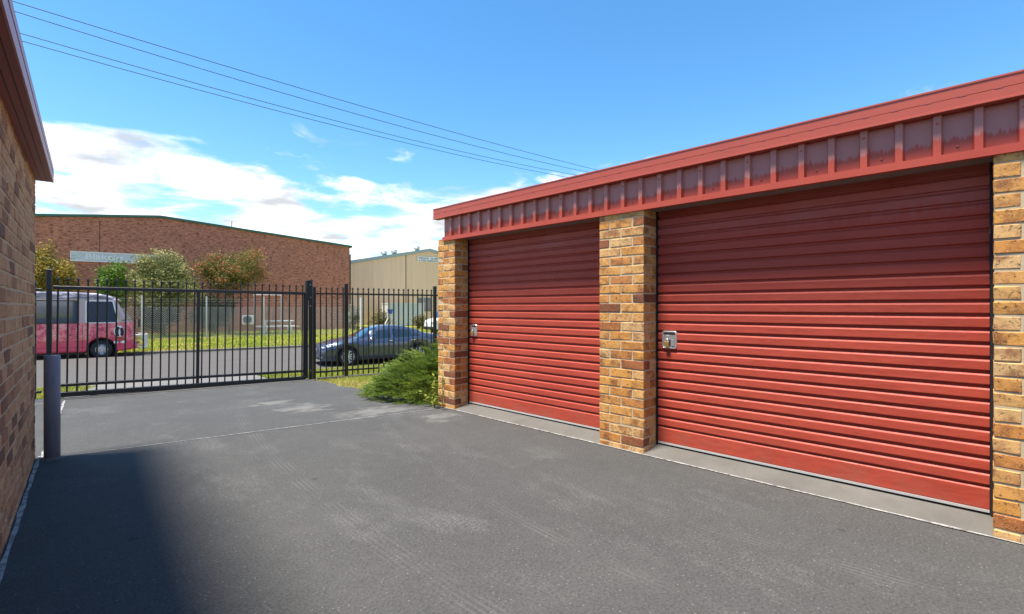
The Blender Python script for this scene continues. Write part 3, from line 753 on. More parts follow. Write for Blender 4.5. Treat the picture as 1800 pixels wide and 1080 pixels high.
# ---------------------------------------------------------------- vehicles
def wheel(parent, x, y, z, r, w, out, spokes, rim_r, rim_mat, style='alloy'):
    """out = +1/-1: outer face direction along local y"""
    t = MB(); prof = [(rim_r, -w/2), (r-.03, -w/2), (r-.006, -w/2+.02), (r, -w/4), (r, w/4), (r-.006, w/2-.02), (r-.03, w/2), (rim_r, w/2)]
    t.lathe(prof, 32, 'y'); wo_ = t.build('wheel', RUBBER, parent, smooth=True); wo_.location = (x, y, z)
    m_ = MB(); f = out*w/2
    m_.lathe([(rim_r+.004, f*.98), (rim_r-.012, f*1.02), (rim_r-.022, f*.6), (rim_r-.03, -f*.8)], 32, 'y')
    if style == 'alloy':
        for k in range(spokes):
            a = 2*math.pi*k/spokes
            for da, ww in ((.0, .030),):
                ca, sa = math.cos(a), math.sin(a); c2, s2 = -sa, ca; wi, wo2 = ww*.55, ww
                pts = []
                for yy in (f*.95, f*.62):
                    for rr_, hw in ((.05, wi), (rim_r-.010, wo2)):
                        for sg in (-1, 1): pts.append((ca*rr_+c2*hw*sg, yy, sa*rr_+s2*hw*sg))
                m_.add(pts, [(0,1,3,2), (4,6,7,5), (0,2,6,4), (1,5,7,3), (0,4,5,1), (2,3,7,6)])
        m_.lathe([(0, f*1.0), (.055, f*.98), (.062, f*.6)], 16, 'y')
    else:
        m_.lathe([(0, f*.85), (.075, f*.85), (.09, f*.45), (.14, f*.42), (rim_r-.02, f*.75)], 24, 'y')
    rm = m_.build('rim', rim_mat, wo_)
    d = MB(); d.lathe([(0, f*.30), (rim_r-.024, f*.30)], 24, 'y'); d.build('brake_disc', DARK, wo_)
    if style != 'alloy':
        h = MB()
        for k in range(6):
            a = 2*math.pi*k/6; h.lathe([(0, f*.80), (.026, f*.79), (.028, f*.5)], 8, 'y', (math.cos(a)*.175, 0, math.sin(a)*.175))
        h.build('vent_hole', DARK, wo_)
    return wo_
def lerp_tab(tab, x):
    if x <= tab[0][0]: return tab[0][1]
    for (a, va), (b, vb) in zip(tab, tab[1:]):
        if x <= b:
            t = (x-a)/(b-a); t = t*t*(3-2*t)*.5 + t*.5
            return va + (vb-va)*t
    return tab[-1][1]
def sedan(s, p, label):
    t = thing('parked_sedan', label, 'car', sw(s, p, crown(18.4)+.01), SA)
    L = 4.86
    top = [(0, .60), (.05, .70), (.25, .80), (.7, .90), (1.18, .985), (1.38, 1.04), (2.05, 1.385), (2.35, 1.452), (2.75, 1.465), (3.2, 1.43), (3.65, 1.32), (4.12, 1.125), (4.35, 1.085), (4.72, 1.06), (4.82, .98), (4.86, .80)]
    belt = [(0, .56), (.25, .74), (.8, .84), (1.3, .905), (2.5, .945), (4.0, 1.0), (4.5, 1.0), (4.86, .76)]
    wid = [(0, .50), (.06, .66), (.22, .79), (.6, .88), (1.2, .915), (2.6, .925), (3.9, .915), (4.4, .87), (4.72, .78), (4.86, .60)]
    low = [(0, .27), (.1, .20), (.5, .19), (4.3, .20), (4.7, .27), (4.86, .36)]
    XW = (.96, 3.735); WR = .335
    xs = sorted(set([round(i*L/110, 4) for i in range(111)]))
    rows = []; info = []
    for x in xs:
        zt, zb, w, zl = lerp_tab(top, x), lerp_tab(belt, x), lerp_tab(wid, x), lerp_tab(low, x)
        zb = min(zb, zt-.015)
        for xw in XW:
            d = abs(x-xw)
            if d < .405: zl = max(zl, .325 + math.sqrt(max(0, .405**2-d*d))*.93)
        cabin = max(0, min(1, (zt-zb-.03)/.30))
        wr = w*(.93 - .27*cabin) ; zr = zt - .045*cabin - .01
        pts = []
        for f in (0, .25, .5, .75): 
            z = zl + (zb-zl)*f
            bul = 1 - .055*(1-f)**2 + .012*math.sin(f*3.1)
            pts.append((w*bul, z))
        pts.append((w*.965, zb)); pts.append((w*.945, zb+.012*min(1, cabin*4)))
        a = pts[-1]
        for f in (.25, .5, .75, 1.0): pts.append((a[0]+(wr-a[0])*(f**1.15), a[1]+(zr-a[1])*f))
        for f in (.25, .5, .75, 1.0): pts.append((wr*math.cos(f*math.pi/2)**.8 if f < 1 else 0, zr+(zt-zr)*math.sin(f*math.pi/2)))
        rows.append(pts); info.append((x, cabin))
    K = len(rows[0])
    cats = {'body': MB(), 'side': MB(), 'screen': MB(), 'rear': MB()}
    V = []
    for (x, c), pts in zip(info, rows):
        ring = [(x, -y_, z_) for y_, z_ in pts] + [(x, y_, z_) for y_, z_ in pts[-2::-1]]
        V.append(ring)
    NR = len(V[0]); F_ = {k_: [] for k_ in cats}
    for i in range(len(V)-1):
        xm = (info[i][0]+info[i+1][0])/2
        for j in range(NR-1):
            jj = j if j < K-1 else NR-2-j
            k_ = 'body'
            if 5 <= jj <= 7 and 1.86 < xm < 3.95 and not (2.62 < xm < 2.70) and not (3.50 < xm < 3.54):
                # window outline tapers to the front and rear
                lim_top = 8
                if xm < 2.15 and jj > 5 + (xm-1.80)/.35*3: k_ = 'body'
                elif xm > 3.62 and jj > 7 - (xm-3.62)/.34*3: k_ = 'body'
                else: k_ = 'side'
            elif jj >= 9 and 1.36 < xm < 2.10: k_ = 'screen'
            elif 6 <= jj < 9 and 1.40 < xm < 1.80: k_ = 'screen' if jj >= 7 else 'body'
            elif jj >= 9 and 3.45 < xm < 4.12: k_ = 'rear'
            F_[k_].append((i*NR+j, i*NR+j+1, (i+1)*NR+j+1, (i+1)*NR+j))
    flat = [v for r_ in V for v in r_]
    # close the nose and tail
    F_['body'].append(tuple(range(NR))[::-1]); F_['body'].append(tuple((len(V)-1)*NR+j for j in range(NR)))
    groups = {}
    for k_, nm, mat in (('body', 'body', CARM), ('side', 'side_window', TINT), ('screen', 'windscreen', TINT), ('rear', 'rear_window', TINT)):
        for f in F_[k_]:
            cxm = sum(flat[i][0] for i in f)/len(f); cym = sum(flat[i][1] for i in f)/len(f)
            key = (nm, cym > 0, (cxm > 2.66)+(cxm > 3.52)) if k_ == 'side' else (nm,)
            groups.setdefault(key, (mat, []))[1].append(f)
    for key, (mat, fl_) in groups.items():
        used = sorted(set(i for f in fl_ for i in f)); mp = {g: n for n, g in enumerate(used)}
        m_ = MB(); m_.add([flat[i] for i in used], [tuple(mp[i] for i in f) for f in fl_])
        m_.build(key[0], mat, t, smooth=True)
    sh = MB(); sh.box(.4, 4.5, -.78, .78, .16, .55); sh.build('underbody', PLASTIC, t, bevel=.04)
    for xw in XW:
        for sg in (-1, 1):
            a_ = MB(); a_.lathe([(.415, -.12), (.42, .0)], 24, 'y', (xw, sg*.80, .325)); a_.lathe([(0, -.13*sg), (.415, -.13*sg)], 24, 'y', (xw, sg*.80, .325)); a_.build('wheel_arch', PLASTIC, t)
            wheel(t, xw, sg*.80, .325, WR, .215, sg, 10, .235, ALU)
    for sg in (-1, 1):
        h = MB(); h.add([(.10, sg*.705, .665), (.42, sg*.872, .735), (.60, sg*.893, .80), (.40, sg*.845, .80), (.14, sg*.66, .745), (.07, sg*.60, .70)], [(0,1,2,3,4,5)]); h.build('headlight', LAMP, t)
        h = MB(); h.box(.04, .16, sg*.60-.07, sg*.60+.07, .30, .345); h.build('fog_lamp', LAMP, t, bevel=.01)
        h = MB(); h.box(1.78, 1.95, min(sg*.93, sg*1.10), max(sg*.93, sg*1.10), .93, 1.05); h.build('door_mirror', CARM, t, bevel=.04, seg=3)
        h = MB(); h.box(4.60, 4.80, min(sg*.60, sg*.85), max(sg*.60, sg*.85), .80, .96); h.build('tail_light', ORANGE, t, bevel=.02)
        for xh in (2.48, 3.42):
            h = MB(); h.box(xh, xh+.17, min(sg*.905, sg*.945), max(sg*.905, sg*.945), .855, .882); h.build('door_handle', CHROME, t, bevel=.006)
        for xd in (1.62, 2.66, 3.60):
            h = MB(); h.box(xd, xd+.006, min(sg*.88, sg*.929), max(sg*.88, sg*.929), .34, .90); h.build('door_gap', DARK, t)
        h = MB(); h.box(1.35, 3.3, min(sg*.86, sg*.915), max(sg*.86, sg*.915), .20, .27); h.build('side_skirt', PLASTIC, t, bevel=.02)
    g_ = MB(); g_.box(-.012, .10, -.40, .40, .52, .64); g_.build('grille', PLASTIC, t, bevel=.02)
    for z_ in (.545, .585, .622):
        g_ = MB(); g_.box(-.02, .0, -.38, .38, z_, z_+.014); g_.build('grille_bar', CHROME, t)
    g_ = MB(); g_.box(-.01, .12, -.52, .52, .24, .34); g_.build('lower_intake', PLASTIC, t, bevel=.02)
    g_ = MB(); g_.box(-.024, -.012, -.19, .19, .40, .50); g_.build('number_plate', WHITE, t)
    return t
sedan(4.02, 19.12, 'dark grey sedan parked at the near kerb behind the picket fence')

def bus_mat():
    m = M('pink_floral_wrap', .30, spec=.5); v = m.coord(); sp = m.n('ShaderNodeSeparateXYZ'); m.l(v, sp.inputs[0])
    n1 = m.noise(v, 2.2, 6, .65, .5); vo = m.n('ShaderNodeTexVoronoi'); vo.inputs['Scale'].default_value = 9; m.l(v, vo.inputs['Vector']); n3 = m.noise(v, 14, 4, .7)
    fl = m.ramp(m.math('ADD', m.math('MULTIPLY', n1, .55), m.math('MULTIPLY', n3, .45)), [(.36, (.06,.010,.025)), (.43, (.36,.035,.080)), (.49, (.72,.085,.16)), (.57, (.78,.26,.22)), (.65, (.84,.48,.48))])
    fl = m.mix(m.mr(vo.outputs['Distance'], .10, .28, .55, 0), fl, (.66,.22,.27))
    low = m.mix(m.mr(n1, .4, .62, 0, .35), (.66,.035,.095), (.76,.14,.18))
    c = m.mix(m.mr(sp.outputs[2], .72, .86), low, fl)
    up = m.mix(m.mr(n1, .46, .60), (.44,.34,.41), (.46,.36,.18))
    c = m.mix(m.mr(sp.outputs[2], 1.51, 1.525), c, up)
    roof = m.ramp(m.noise(m.coord('obj', (1, 1, 4)), 2.4, 5, .6), [(.40, (.10,.10,.13)), (.54, (.26,.24,.29)), (.64, (.70,.60,.66))])
    c = m.mix(m.mr(sp.outputs[2], 2.50, 2.53), c, roof)
    m.col(c); m.b.inputs['Coat Weight'].default_value = .6; return m.m
BUSM = bus_mat()
def minibus(s, p_near, label):
    W = 2.03; L = 6.95
    t = thing('minibus', label, 'bus', sw(s, p_near+W/2, -.885), SA+math.pi)
    XW = (1.10, 5.05); r = .375; ra = .47
    poly = [(L, .34), (L+.0, 1.5), (L-.06, 2.45), (L-.20, 2.72), (L-.6, 2.80), (2.2, 2.82), (1.25, 2.77), (.82, 2.66), (.62, 2.50), (.20, 1.55), (.07, 1.30), (.02, .95), (.0, .55), (.05, .36), (.40, .29)]
    for xw in XW:
        poly.append((xw-ra, .29))
        poly += [(xw - ra*math.cos(R(a)), .40 + ra*math.sin(R(a))) for a in range(0, 181, 15)]
        poly.append((xw+ra, .29))
    m_ = MB(); m_.prism(poly, -W/2, W/2, 'y'); bd = m_.build('body', BUSM, t, bevel=.09, seg=4)
    def rr(x0, x1, z0, z1, r0=.06, cut=0):
        pts = []
        for cx, cz, a0 in ((x1-r0, z1-r0, 0), (x0+r0+cut, z1-r0, 90), (x0+r0, z0+r0, 180), (x1-r0, z0+r0, 270)):
            for q in range(5): a = R(a0+q*22.5); pts.append((cx+r0*math.cos(a), cz+r0*math.sin(a)))
        return pts
    for sg in (-1, 1):
        y0, y1 = sorted((sg*(W/2-.02), sg*(W/2+.006)))
        for i, (a, b, cut) in enumerate(((.58, 1.58, .15), (1.86, 3.55, 0), (3.60, 5.2, 0), (5.25, 6.7, 0))):
            f = MB(); f.prism(rr(a-.04, b+.04, 1.50, 2.47, .08, cut), *sorted((sg*(W/2-.03), sg*(W/2+.003))), 'y'); fo = f.build('window_frame', WHITE if i == 0 else PLASTIC, t)
            g = MB(); g.prism(rr(a, b, 1.54, 2.43, .06, cut), y0, y1, 'y'); g.build('window_pane', BUSGLASS, fo)
        q = MB(); q.prism([(.07, .62), (.12, .92), (.34, .92), (.34, .62)], *sorted((sg*(W/2-.06), sg*(W/2-.001))), 'y'); q.build('headlight', LAMP, t, bevel=.02)
        q = MB(); q.tube([(.45, sg*(W/2-.02), 1.60), (.10, sg*(W/2+.12), 1.66), (.02, sg*(W/2+.17), 1.62)], .014, 6); q.box(-.07, .0, sg*(W/2+.17)-.10, sg*(W/2+.17)+.10, 1.24, 1.62); q.build('mirror', PLASTIC, t, bevel=.015)
        for xw in XW:
            wheel(t, xw, sg*(W/2-.14), r, r, .23, sg, 0, .215, GALV, 'steel')
            a_ = MB(); a_.lathe([(ra-.005, -.02*sg), (ra-.005, -.45*sg), (0, -.45*sg)], 24, 'y', (xw, sg*(W/2), .40)); a_.build('wheel_arch', PLASTIC, t)
        for z_ in (.74, .50):
            st_ = MB(); st_.box(1.62, L-.1, min(sg*(W/2-.01), sg*(W/2+.003)), max(sg*(W/2-.01), sg*(W/2+.003)), z_, z_+.010); st_.build('body_seam', DARK, t)
        for xd in (1.70, 1.83):
            st_ = MB(); st_.box(xd, xd+.012, min(sg*(W/2-.01), sg*(W/2+.003)), max(sg*(W/2-.01), sg*(W/2+.003)), .40, 1.50); st_.build('body_seam', DARK, t)
        # black, white and red decal patches behind the headlight
        for (cx, cz, rx, rz, mt) in ((.52, 1.14, .17, .26, WHITE), (.56, 1.13, .10, .22, DARK), (.43, 1.12, .08, .19, DARK), (.50, 1.10, .030, .15, WHITE), (.50, .80, .16, .12, MATS['red_door_paint']), (.38, .68, .09, .06, WHITE), (.62, .67, .08, .06, WHITE)):
            d_ = MB(); yy = sg*(W/2 + .002 + .001*(mt is DARK) + .002*(rx < .05) + .0015*(cz < .9))
            n_ = 12; d_.add([(cx+rx*math.cos(q*math.pi/6)*(1+.12*math.sin(q*2.3)), yy, cz+rz*math.sin(q*math.pi/6)) for q in range(n_)], [tuple(range(n_))]); d_.build('decal', mt, t)
        d_ = MB(); d_.add([(4.1+.22*math.cos(q*math.pi/6)*(1+.3*math.sin(q*2)), sg*(W/2+.003), 1.12+.12*math.sin(q*math.pi/6)) for q in range(12)], [tuple(range(12))]); d_.build('decal', DARK, t)
    ws = MB(); nrm = Vector((-.93, 0, .36)) ; o_ = nrm*.008
    ws.add([Vector(q)+o_ for q in ((.235, -.88, 1.60), (.235, .88, 1.60), (.60, .80, 2.44), (.60, -.80, 2.44))], [(0,1,2,3)]); ws.build('windscreen', TINT, t)
    b = MB(); b.box(-.10, .14, -W/2+.02, W/2-.02, .36, .58); b.build('bumper', BUSM, t, bevel=.06, seg=3)
    b = MB()
    for z_ in (.40, .95): b.tube([(-.02, -.75, z_), (-.36, -.75, z_-.02), (-.36, .75, z_-.02), (-.02, .75, z_)], .03, 8)
    for yy in (-.75, -.25, .25, .75): b.tube([(-.36, yy, .36), (-.36, yy, .96)], .03, 8)
    b.build('bull_bar', ALU, t)
    u = MB(); u.box(1.7, 4.5, -.8, .8, .20, .34); u.build('underbody', PLASTIC, t)
    return t
minibus(-1.86, 26.9, 'pink minibus with floral wrap parked across the road')
def ute(s, p):
    t = thing('white_van', 'white van mostly hidden behind the brick end pier', 'van', sw(s, p, zg(p)), SA)
    poly = [(0, .35), (-.0, .9), (.15, 1.05), (.75, 1.2), (1.25, 1.88), (1.6, 1.98), (4.6, 1.98), (4.7, 1.8), (4.7, .35)]
    m_ = MB(); m_.prism(poly, -.88, .88, 'y'); m_.build('body', WHITE, t, bevel=.07, seg=3)
    for sg in (-1, 1):
        g = MB(); g.prism([(.95, 1.24), (1.36, 1.80), (2.0, 1.80), (2.0, 1.24)], *sorted((sg*.86, sg*.886)), 'y'); g.build('side_window', TINT, t)
        for xw in (.85, 3.7): wheel(t, xw, sg*.77, .33, .33, .2, sg, 0, .2, GALV, 'steel')
        q = MB(); q.box(.9, 1.0, min(sg*.9, sg*1.1), max(sg*.9, sg*1.1), 1.2, 1.45); q.build('mirror', PLASTIC, t, bevel=.02)
        q = MB(); q.box(-.01, .14, min(sg*.55, sg*.84), max(sg*.55, sg*.84), .78, .95); q.build('headlight', LAMP, t, bevel=.02)
    g = MB(); g.add([(.74, -.78, 1.215), (.74, .78, 1.215), (1.215, .72, 1.86), (1.215, -.72, 1.86)], [(0,1,2,3)]); o = g.build('windscreen', TINT, t); o.location = (-.012, 0, .008)
    b = MB(); b.box(-.08, .2, -.86, .86, .32, .56); b.build('bumper', PLASTIC, t, bevel=.04)
s_, Z_ = pix_p(761, 34.0); ute(s_, 34.8)

# ---------------------------------------------------------------- far side: buildings, signs, trees, fence
BP = 46.0
bb = thing('brick_warehouse', 'wide red brick warehouse with green roof trim across the road', 'building', sw(0, BP, -.70), SA)
RX, EX0, EX1, ZR, ZE = -1.58, -15.9, 12.7, 8.16+.70, 6.87+.70
g = MB(); g.prism([(EX0, -.3), (EX1, -.3), (EX1, ZE), (RX, ZR), (EX0, ZE)], 0, 22, 'y'); g.build('wall', FARBRICK, bb)
for a, b in (((EX0-.15, ZE), (RX, ZR)), ((RX, ZR), (EX1+.22, ZE-.02))):
    q = MB(); q.prism([(a[0], a[1]), (b[0], b[1]), (b[0], b[1]+.17), (a[0], a[1]+.17)], -.14, 22.1, 'y'); q.build('roof_trim', GREENTRIM, bb)
q = MB(); q.box(RX+.9-4.5, RX+.93-4.5, -.012, .01, 0, 8.3); q.build('control_joint', DARK, bb)
q = MB(); q.tube([(3.2, .4, 8.3), (3.2, .4, 9.1)], .03, 6); q.build('vent_pipe', DARK, bb)
q = MB(); q.box(EX1+.02, EX1+.40, 1.0, 1.4, 0, 7.0); q.build('corner_strip', PLASTIC, bb)  # dark vertical strip at the warehouse's right corner
sx0, z0_ = pix_p(124, BP)[0], 0
Zs = pix_p(124, BP)[1]; zt_, zb_ = zpix(441.5, Zs), zpix(459, Zs); sx1 = pix_p(292, BP)[0]
def sign_mat():
    m = M('faded_sign_paint', .6); v = m.coord(); a = m.noise(m.coord('obj', (.6, 1, 6)), 3, 5, .7); f = m.noise(v, 9, 4, .7)
    m.col(m.mix(m.mr(f, .5, .7, 0, .6), m.ramp(a, [(.35, (.42,.46,.48)), (.6, (.62,.65,.65))]), (.68,.68,.65))); return m.m
SIGNM = sign_mat()
def text(name, body, size, mat, parent, loc, ext=.004, rot=(R(90), 0, 0), sx=1.0, shear=0):
    cu = bpy.data.curves.new(name, 'FONT'); cu.body = body; cu.size = size; cu.extrude = ext; cu.shear = shear; cu.offset = .006*size
    tmp = bpy.data.objects.new(name, cu); COL.objects.link(tmp)
    dg = bpy.context.evaluated_depsgraph_get(); me = bpy.data.meshes.new_from_object(tmp.evaluated_get(dg)); bpy.data.objects.remove(tmp)
    me.materials.clear(); me.materials.append(mat)
    o = bpy.data.objects.new(name, me); COL.objects.link(o); o.parent = parent; o.location = loc; o.rotation_euler = rot; o.scale = (sx, 1, 1); return o
sg_ = thing('faded_sign', 'long faded white signboard on the brick warehouse wall', 'sign', sw(sx0, BP-.08, zb_), SA)
hh = zt_-zb_; ww = sx1-sx0
q = MB(); q.box(0, ww, 0, .06, 0, hh); q.build('board', SIGNM, sg_)
for (a, b, c, d) in ((0, ww, hh-.05, hh), (0, ww, 0, .05), (0, .05, .05, hh-.05), (ww-.05, ww, .05, hh-.05)):
    q = MB(); q.box(a, b, -.02, .0, c, d); q.build('frame', WHITE, sg_)
text('lettering', 'Blakeks', hh*.80, MATS['white_paint'], sg_, (.78, -.012, hh*.27), sx=1.30)
q = MB()
for i in range(9): q.box(2.9+i*.30, 2.9+i*.30+random.uniform(.10, .24), -.008, 0, hh*.09, hh*.17)
q.build('lettering', DARK, sg_)
# beige shed
SP = 55.0
e0, Ze0 = pix_p(616, SP); rdg, Zr0 = pix_p(755, SP)
zE, zR_ = zpix(464, Ze0), zpix(442.5, Zr0)
shd = thing('beige_shed', 'beige clad gabled industrial shed behind the brick warehouse', 'building', sw(e0, SP, -.68), SA)
wd = (rdg-e0)*2; zE += .68; zR_ += .68
q = MB(); q.prism([(0, -.2), (wd, -.2), (wd, zE), (wd/2, zR_), (0, zE)], 0, 30, 'y'); q.build('wall', BEIGE, shd)
for a, b in (((-.2, zE-.03), (wd/2, zR_)), ((wd/2, zR_), (wd+.2, zE-.03))):
    q = MB(); q.prism([a, b, (b[0], b[1]+.36), (a[0], a[1]+.36)], -.15, 30.1, 'y'); q.build('roof_trim', GREYTRIM, shd)
jx = pix_p(713, SP)[0]-e0
q = MB(); q.box(jx, jx+.07, -.03, .01, 0, zE+1.55); q.build('panel_joint', PLASTIC, shd)
for xa, xb, ya, yb in ((735, 742.5, 524, 535), (745.5, 757, 524, 547)):
    a, Za = pix_p(xa, SP); b, Zb = pix_p(xb, SP); z1, z0 = zpix(ya, Za)+.68, zpix(yb, Zb)+.68
    q = MB(); q.box(a-e0-.06, b-e0+.06, -.05, .01, z0-.06, z1+.06); wf = q.build('window_frame', GREYTRIM, shd)
    q = MB(); q.box(a-e0, b-e0, -.06, -.045, z0, z1); q.build('window_pane', TINT, wf)
ssx = pix_p(733.5, SP)[0]; Zs = pix_p(733.5, SP)[1]; zt2, zb2 = zpix(451, Zs), zpix(460.5, Zs)
sg2 = thing('welding_sign', 'white sign with dark lettering high on the beige shed', 'sign', sw(ssx, SP-.12, zb2), SA)
h2 = zt2-zb2
q = MB(); q.box(0, 5.2, 0, .05, 0, h2); q.build('board', MATS['white_paint'], sg2)
NAVY = plain('navy_letters', (.02,.05,.09), .6)
text('lettering', 'WELDING - ALUMINIUM', h2*.44, NAVY, sg2, (.12, -.01, h2*.56), sx=1.02)
text('lettering', '& STEEL-FABRICATION', h2*.44, NAVY, sg2, (.12, -.01, h2*.12), sx=1.02)
for xx, yy in ((675, 0), (692.5, 0), (732.5, 0), (742.5, 3)):
    sa, Za = pix_p(xx, SP+2+yy); zz0 = zE + (min(sa-e0, wd-(sa-e0)))/(wd/2)*(zR_-zE) - .68 + .2
    v = thing('roof_ventilator', {675: 'leftmost spinning roof ventilator on the beige shed', 692.5: 'second roof ventilator from the left on the beige shed', 732.5: 'tall roof ventilator just left of the shed ridge', 742.5: 'roof ventilator nearest the ridge of the shed'}[xx], 'ventilator', sw(sa, SP+2+yy, zz0), SA, 'roof ventilators on the shed')
    q = MB(); q.lathe([(.22, -.3), (.22, .28), (.30, .30)], 16); q.build('throat', GREYTRIM, v)
    q = MB(); q.lathe([(.24, .28), (.40, .42), (.43, .56), (.36, .70), (.18, .79), (0, .81)], 18); q.build('turbine_head', GALV, v)

def tree(name, label, s, p, crown_c, crown_r, mat, n, seed, leaf=.12, trunk_h=1.2, cat='tree', group=None, accent=None):
    """crown as leaf clumps over branch tips inside an uneven ellipsoid"""
    rnd = random.Random(seed); t = thing(name, label, cat, sw(s, p, zg(p)-.02), SA, group)
    tr, lf = MB(), MB(); cx, cz = crown_c; rx, ry, rz = crown_r
    tips = []
    for i in range(46):
        while True:
            v = Vector((rnd.uniform(-1,1), rnd.uniform(-1,1), rnd.uniform(-1,1)))
            if .25 < v.length < 1: break
        k = .80 + .30*math.sin(v.x*5+seed)*math.cos(v.z*4+seed*2)
        tips.append(Vector((cx + v.x*rx*k, v.y*ry*k, cz + v.z*rz*k)))
    fork = Vector((cx*.5, 0, trunk_h))
    tr.tube([(0,0,-.1), (cx*.2, .03, trunk_h*.5), fork], [.10, .08, .065], 8)
    for tp in tips[:22]:
        mid = fork.lerp(tp, .5) + Vector((rnd.uniform(-.2,.2), rnd.uniform(-.2,.2), .12)); tr.tube([fork, mid, tp], [.045, .026, .008], 5)
    for i in range(n):
        tp = rnd.choice(tips); c = tp + Vector((rnd.gauss(0, rx*.17), rnd.gauss(0, ry*.17), rnd.gauss(0, rz*.17)))
        d = Vector((rnd.uniform(-1,1), rnd.uniform(-1,1), rnd.uniform(-.6,1))).normalized(); l = leaf*rnd.uniform(.6, 1.3)
        sd_ = d.cross(Vector((rnd.uniform(-1,1), rnd.uniform(-1,1), .3))).normalized()*l*.26
        lf.add([c, c+d*l*.5+sd_, c+d*l, c+d*l*.5-sd_], [(0,1,2,3)])
    tr.build('trunk', BARK, t); lf.build('crown', mat, t, recalc=False)
    if accent:
        ac_ = MB()
        for i in range(int(n*.065)):
            tp = rnd.choice(tips); o_ = (tp - Vector((cx, 0, cz))); o_ = Vector((o_.x/rx, o_.y/ry, o_.z/rz)).normalized()
            c = tp + Vector((o_.x*rx, o_.y*ry, o_.z*rz))*rnd.uniform(.05, .28) + Vector((rnd.gauss(0, rx*.10), rnd.gauss(0, ry*.10), rnd.gauss(0, rz*.10)))
            for q in range(3):
                d = Vector((rnd.uniform(-1,1), rnd.uniform(-1,1), rnd.uniform(0,1))).normalized(); sd_ = d.cross(Vector((rnd.uniform(-1,1), rnd.uniform(-1,1), .3))).normalized()*.035
                ac_.add([c, c+d*.07+sd_, c+d*.13, c+d*.07-sd_], [(0,1,2,3)])
        ac_.build(accent[0], accent[1], t, recalc=False)
    return t
def tree_px(name, label, x0, x1, ytop, ybot, p, mat, n, seed, leaf=.13, accent=None):
    s0, Za = pix_p(x0, p); s1, Zb = pix_p(x1, p); sc = (s0+s1)/2; Z = (Za+Zb)/2
    zt, zb = zpix(ytop, Z) - zg(p), zpix(ybot, Z) - zg(p); zb = max(zb, .5)
    tree(name, label, sc, p, (0, (zt+zb)/2), ((s1-s0)/2, (s1-s0)*.36, (zt-zb)/2), mat, n, seed, leaf, max(.5, zb+.3), group='trees along the brick warehouse', accent=accent)
tree_px('shrub_tree', 'olive gold tree at far left above the minibus', 28, 142, 434, 528, 41.5, L_OLIVE, 17000, 2, .13, ('leaf_tips', L_GOLD))
tree_px('shrub_tree', 'small bright green tree below the faded sign', 164, 232, 464, 545, 40.5, L_GREEN, 10000, 3)
tree_px('shrub_tree', 'cream flowering tree between the green and the reddish tree', 222, 352, 438, 538, 41.5, L_CREAM, 20000, 4, .13, ('blossom', L_BLOOM))
tree_px('shrub_tree', 'reddish leaved tree right of the cream flowering tree', 340, 462, 436, 528, 42.0, L_RED, 19000, 5, .13, ('leaf_tips', L_TIP))
# scrub beside the shed; dark foliage added as shade under two trees
def scrub(label, x0, x1, yt, p, mat, seed, n=1800):
    s0, Za = pix_p(x0, p); s1, Zb = pix_p(x1, p); h = zpix(yt, (Za+Zb)/2) - zg(p)
    tree('scrub_bush', label, (s0+s1)/2, p, (0, h*.52), ((s1-s0)/2, .8, h*.5), mat, n, seed, .14, .3, 'bush')
scrub('low olive scrub behind the sedan roof', 648, 692, 549, 43, L_SCRUB, 8)
scrub('brown scrub bush right of the pale container', 722, 752, 551, 43, L_SCRUB, 9)
scrub('pale grey straggly shrub at the corner of the brick warehouse', 610, 634, 533, 44, L_GREY, 10)
scrub('dark foliage added for the shaded hollow under the cream flowering tree', 236, 330, 518, 43.5, L_SHADE, 12, 7000)
scrub('dark foliage added for the shaded hollow under the reddish tree', 335, 418, 516, 43.8, L_SHADE, 13, 7000)
# pale container and odds and ends in the yard
sc0, Zc0 = pix_p(684, 50); sc1, _ = pix_p(746, 50)
ct = thing('storage_container', 'pale grey ribbed container in the yard behind the sedan', 'container', sw(sc0, 50, zg(50)), SA)
hC = zpix(533.5, Zc0+1.5) - zg(50)
PALE = plain('pale_grey_paint', (.56,.58,.57), .6, var=.15)
q = MB(); q.box(0, sc1-sc0, 0, 2.4, 0, hC); q.build('shell', PALE, ct, bevel=.03)
rib2 = MB(); rib2.box(0, .06, -.035, .0, .12, hC-.12); r2 = rib2.mesh('rib', PALE); i = .15
while i < sc1-sc0-.1: place(r2, 'rib', ct, (i, 0, 0)); i += .28
q = MB(); q.box(-.02, sc1-sc0+.02, -.045, 2.44, hC-.10, hC+.02); q.build('top_rail', PALE, ct)
sp_, Zp = pix_p(634, 43)
po = thing('steel_post', 'thin pale post beside the warehouse corner shrub', 'post', sw(sp_, 43, zg(43)), SA); q = MB(); q.tube([(0,0,-.1), (0,0, zpix(526, Zp)-zg(43))], .06, 8); q.build('shaft', WHITE, po)
q = MB(); q.lathe([(0, zpix(526, Zp)-zg(43)), (.075, zpix(526, Zp)-zg(43)), (.06, zpix(526, Zp)-zg(43)+.05), (0, zpix(526, Zp)-zg(43)+.07)], 10); q.build('cap', WHITE, po)
sb, Zb_ = pix_p(686, 42.0)
BLUE = plain('blue_plastic', (.02,.10,.50), .5)
bt = thing('blue_tub', 'blue tub propped on a slanting pale pole behind the sedan', 'tub', sw(sb, 42, zg(42)), SA)
zb3 = zpix(552, Zb_) - zg(42)
q = MB(); q.lathe([(0, zb3), (.17, zb3), (.24, zb3+.36), (.27, zb3+.37), (.27, zb3+.41), (.21, zb3+.40), (.15, zb3+.03), (0, zb3+.03)], 18); q.build('tub', BLUE, bt)
q = MB(); q.tube([(-.75, 0, -.05), (-.02, 0, zb3+.02)], .035, 6); q.tube([(.12, 0, -.05), (.10, 0, zb3+.02)], .03, 6); q.build('pole', WHITE, bt)

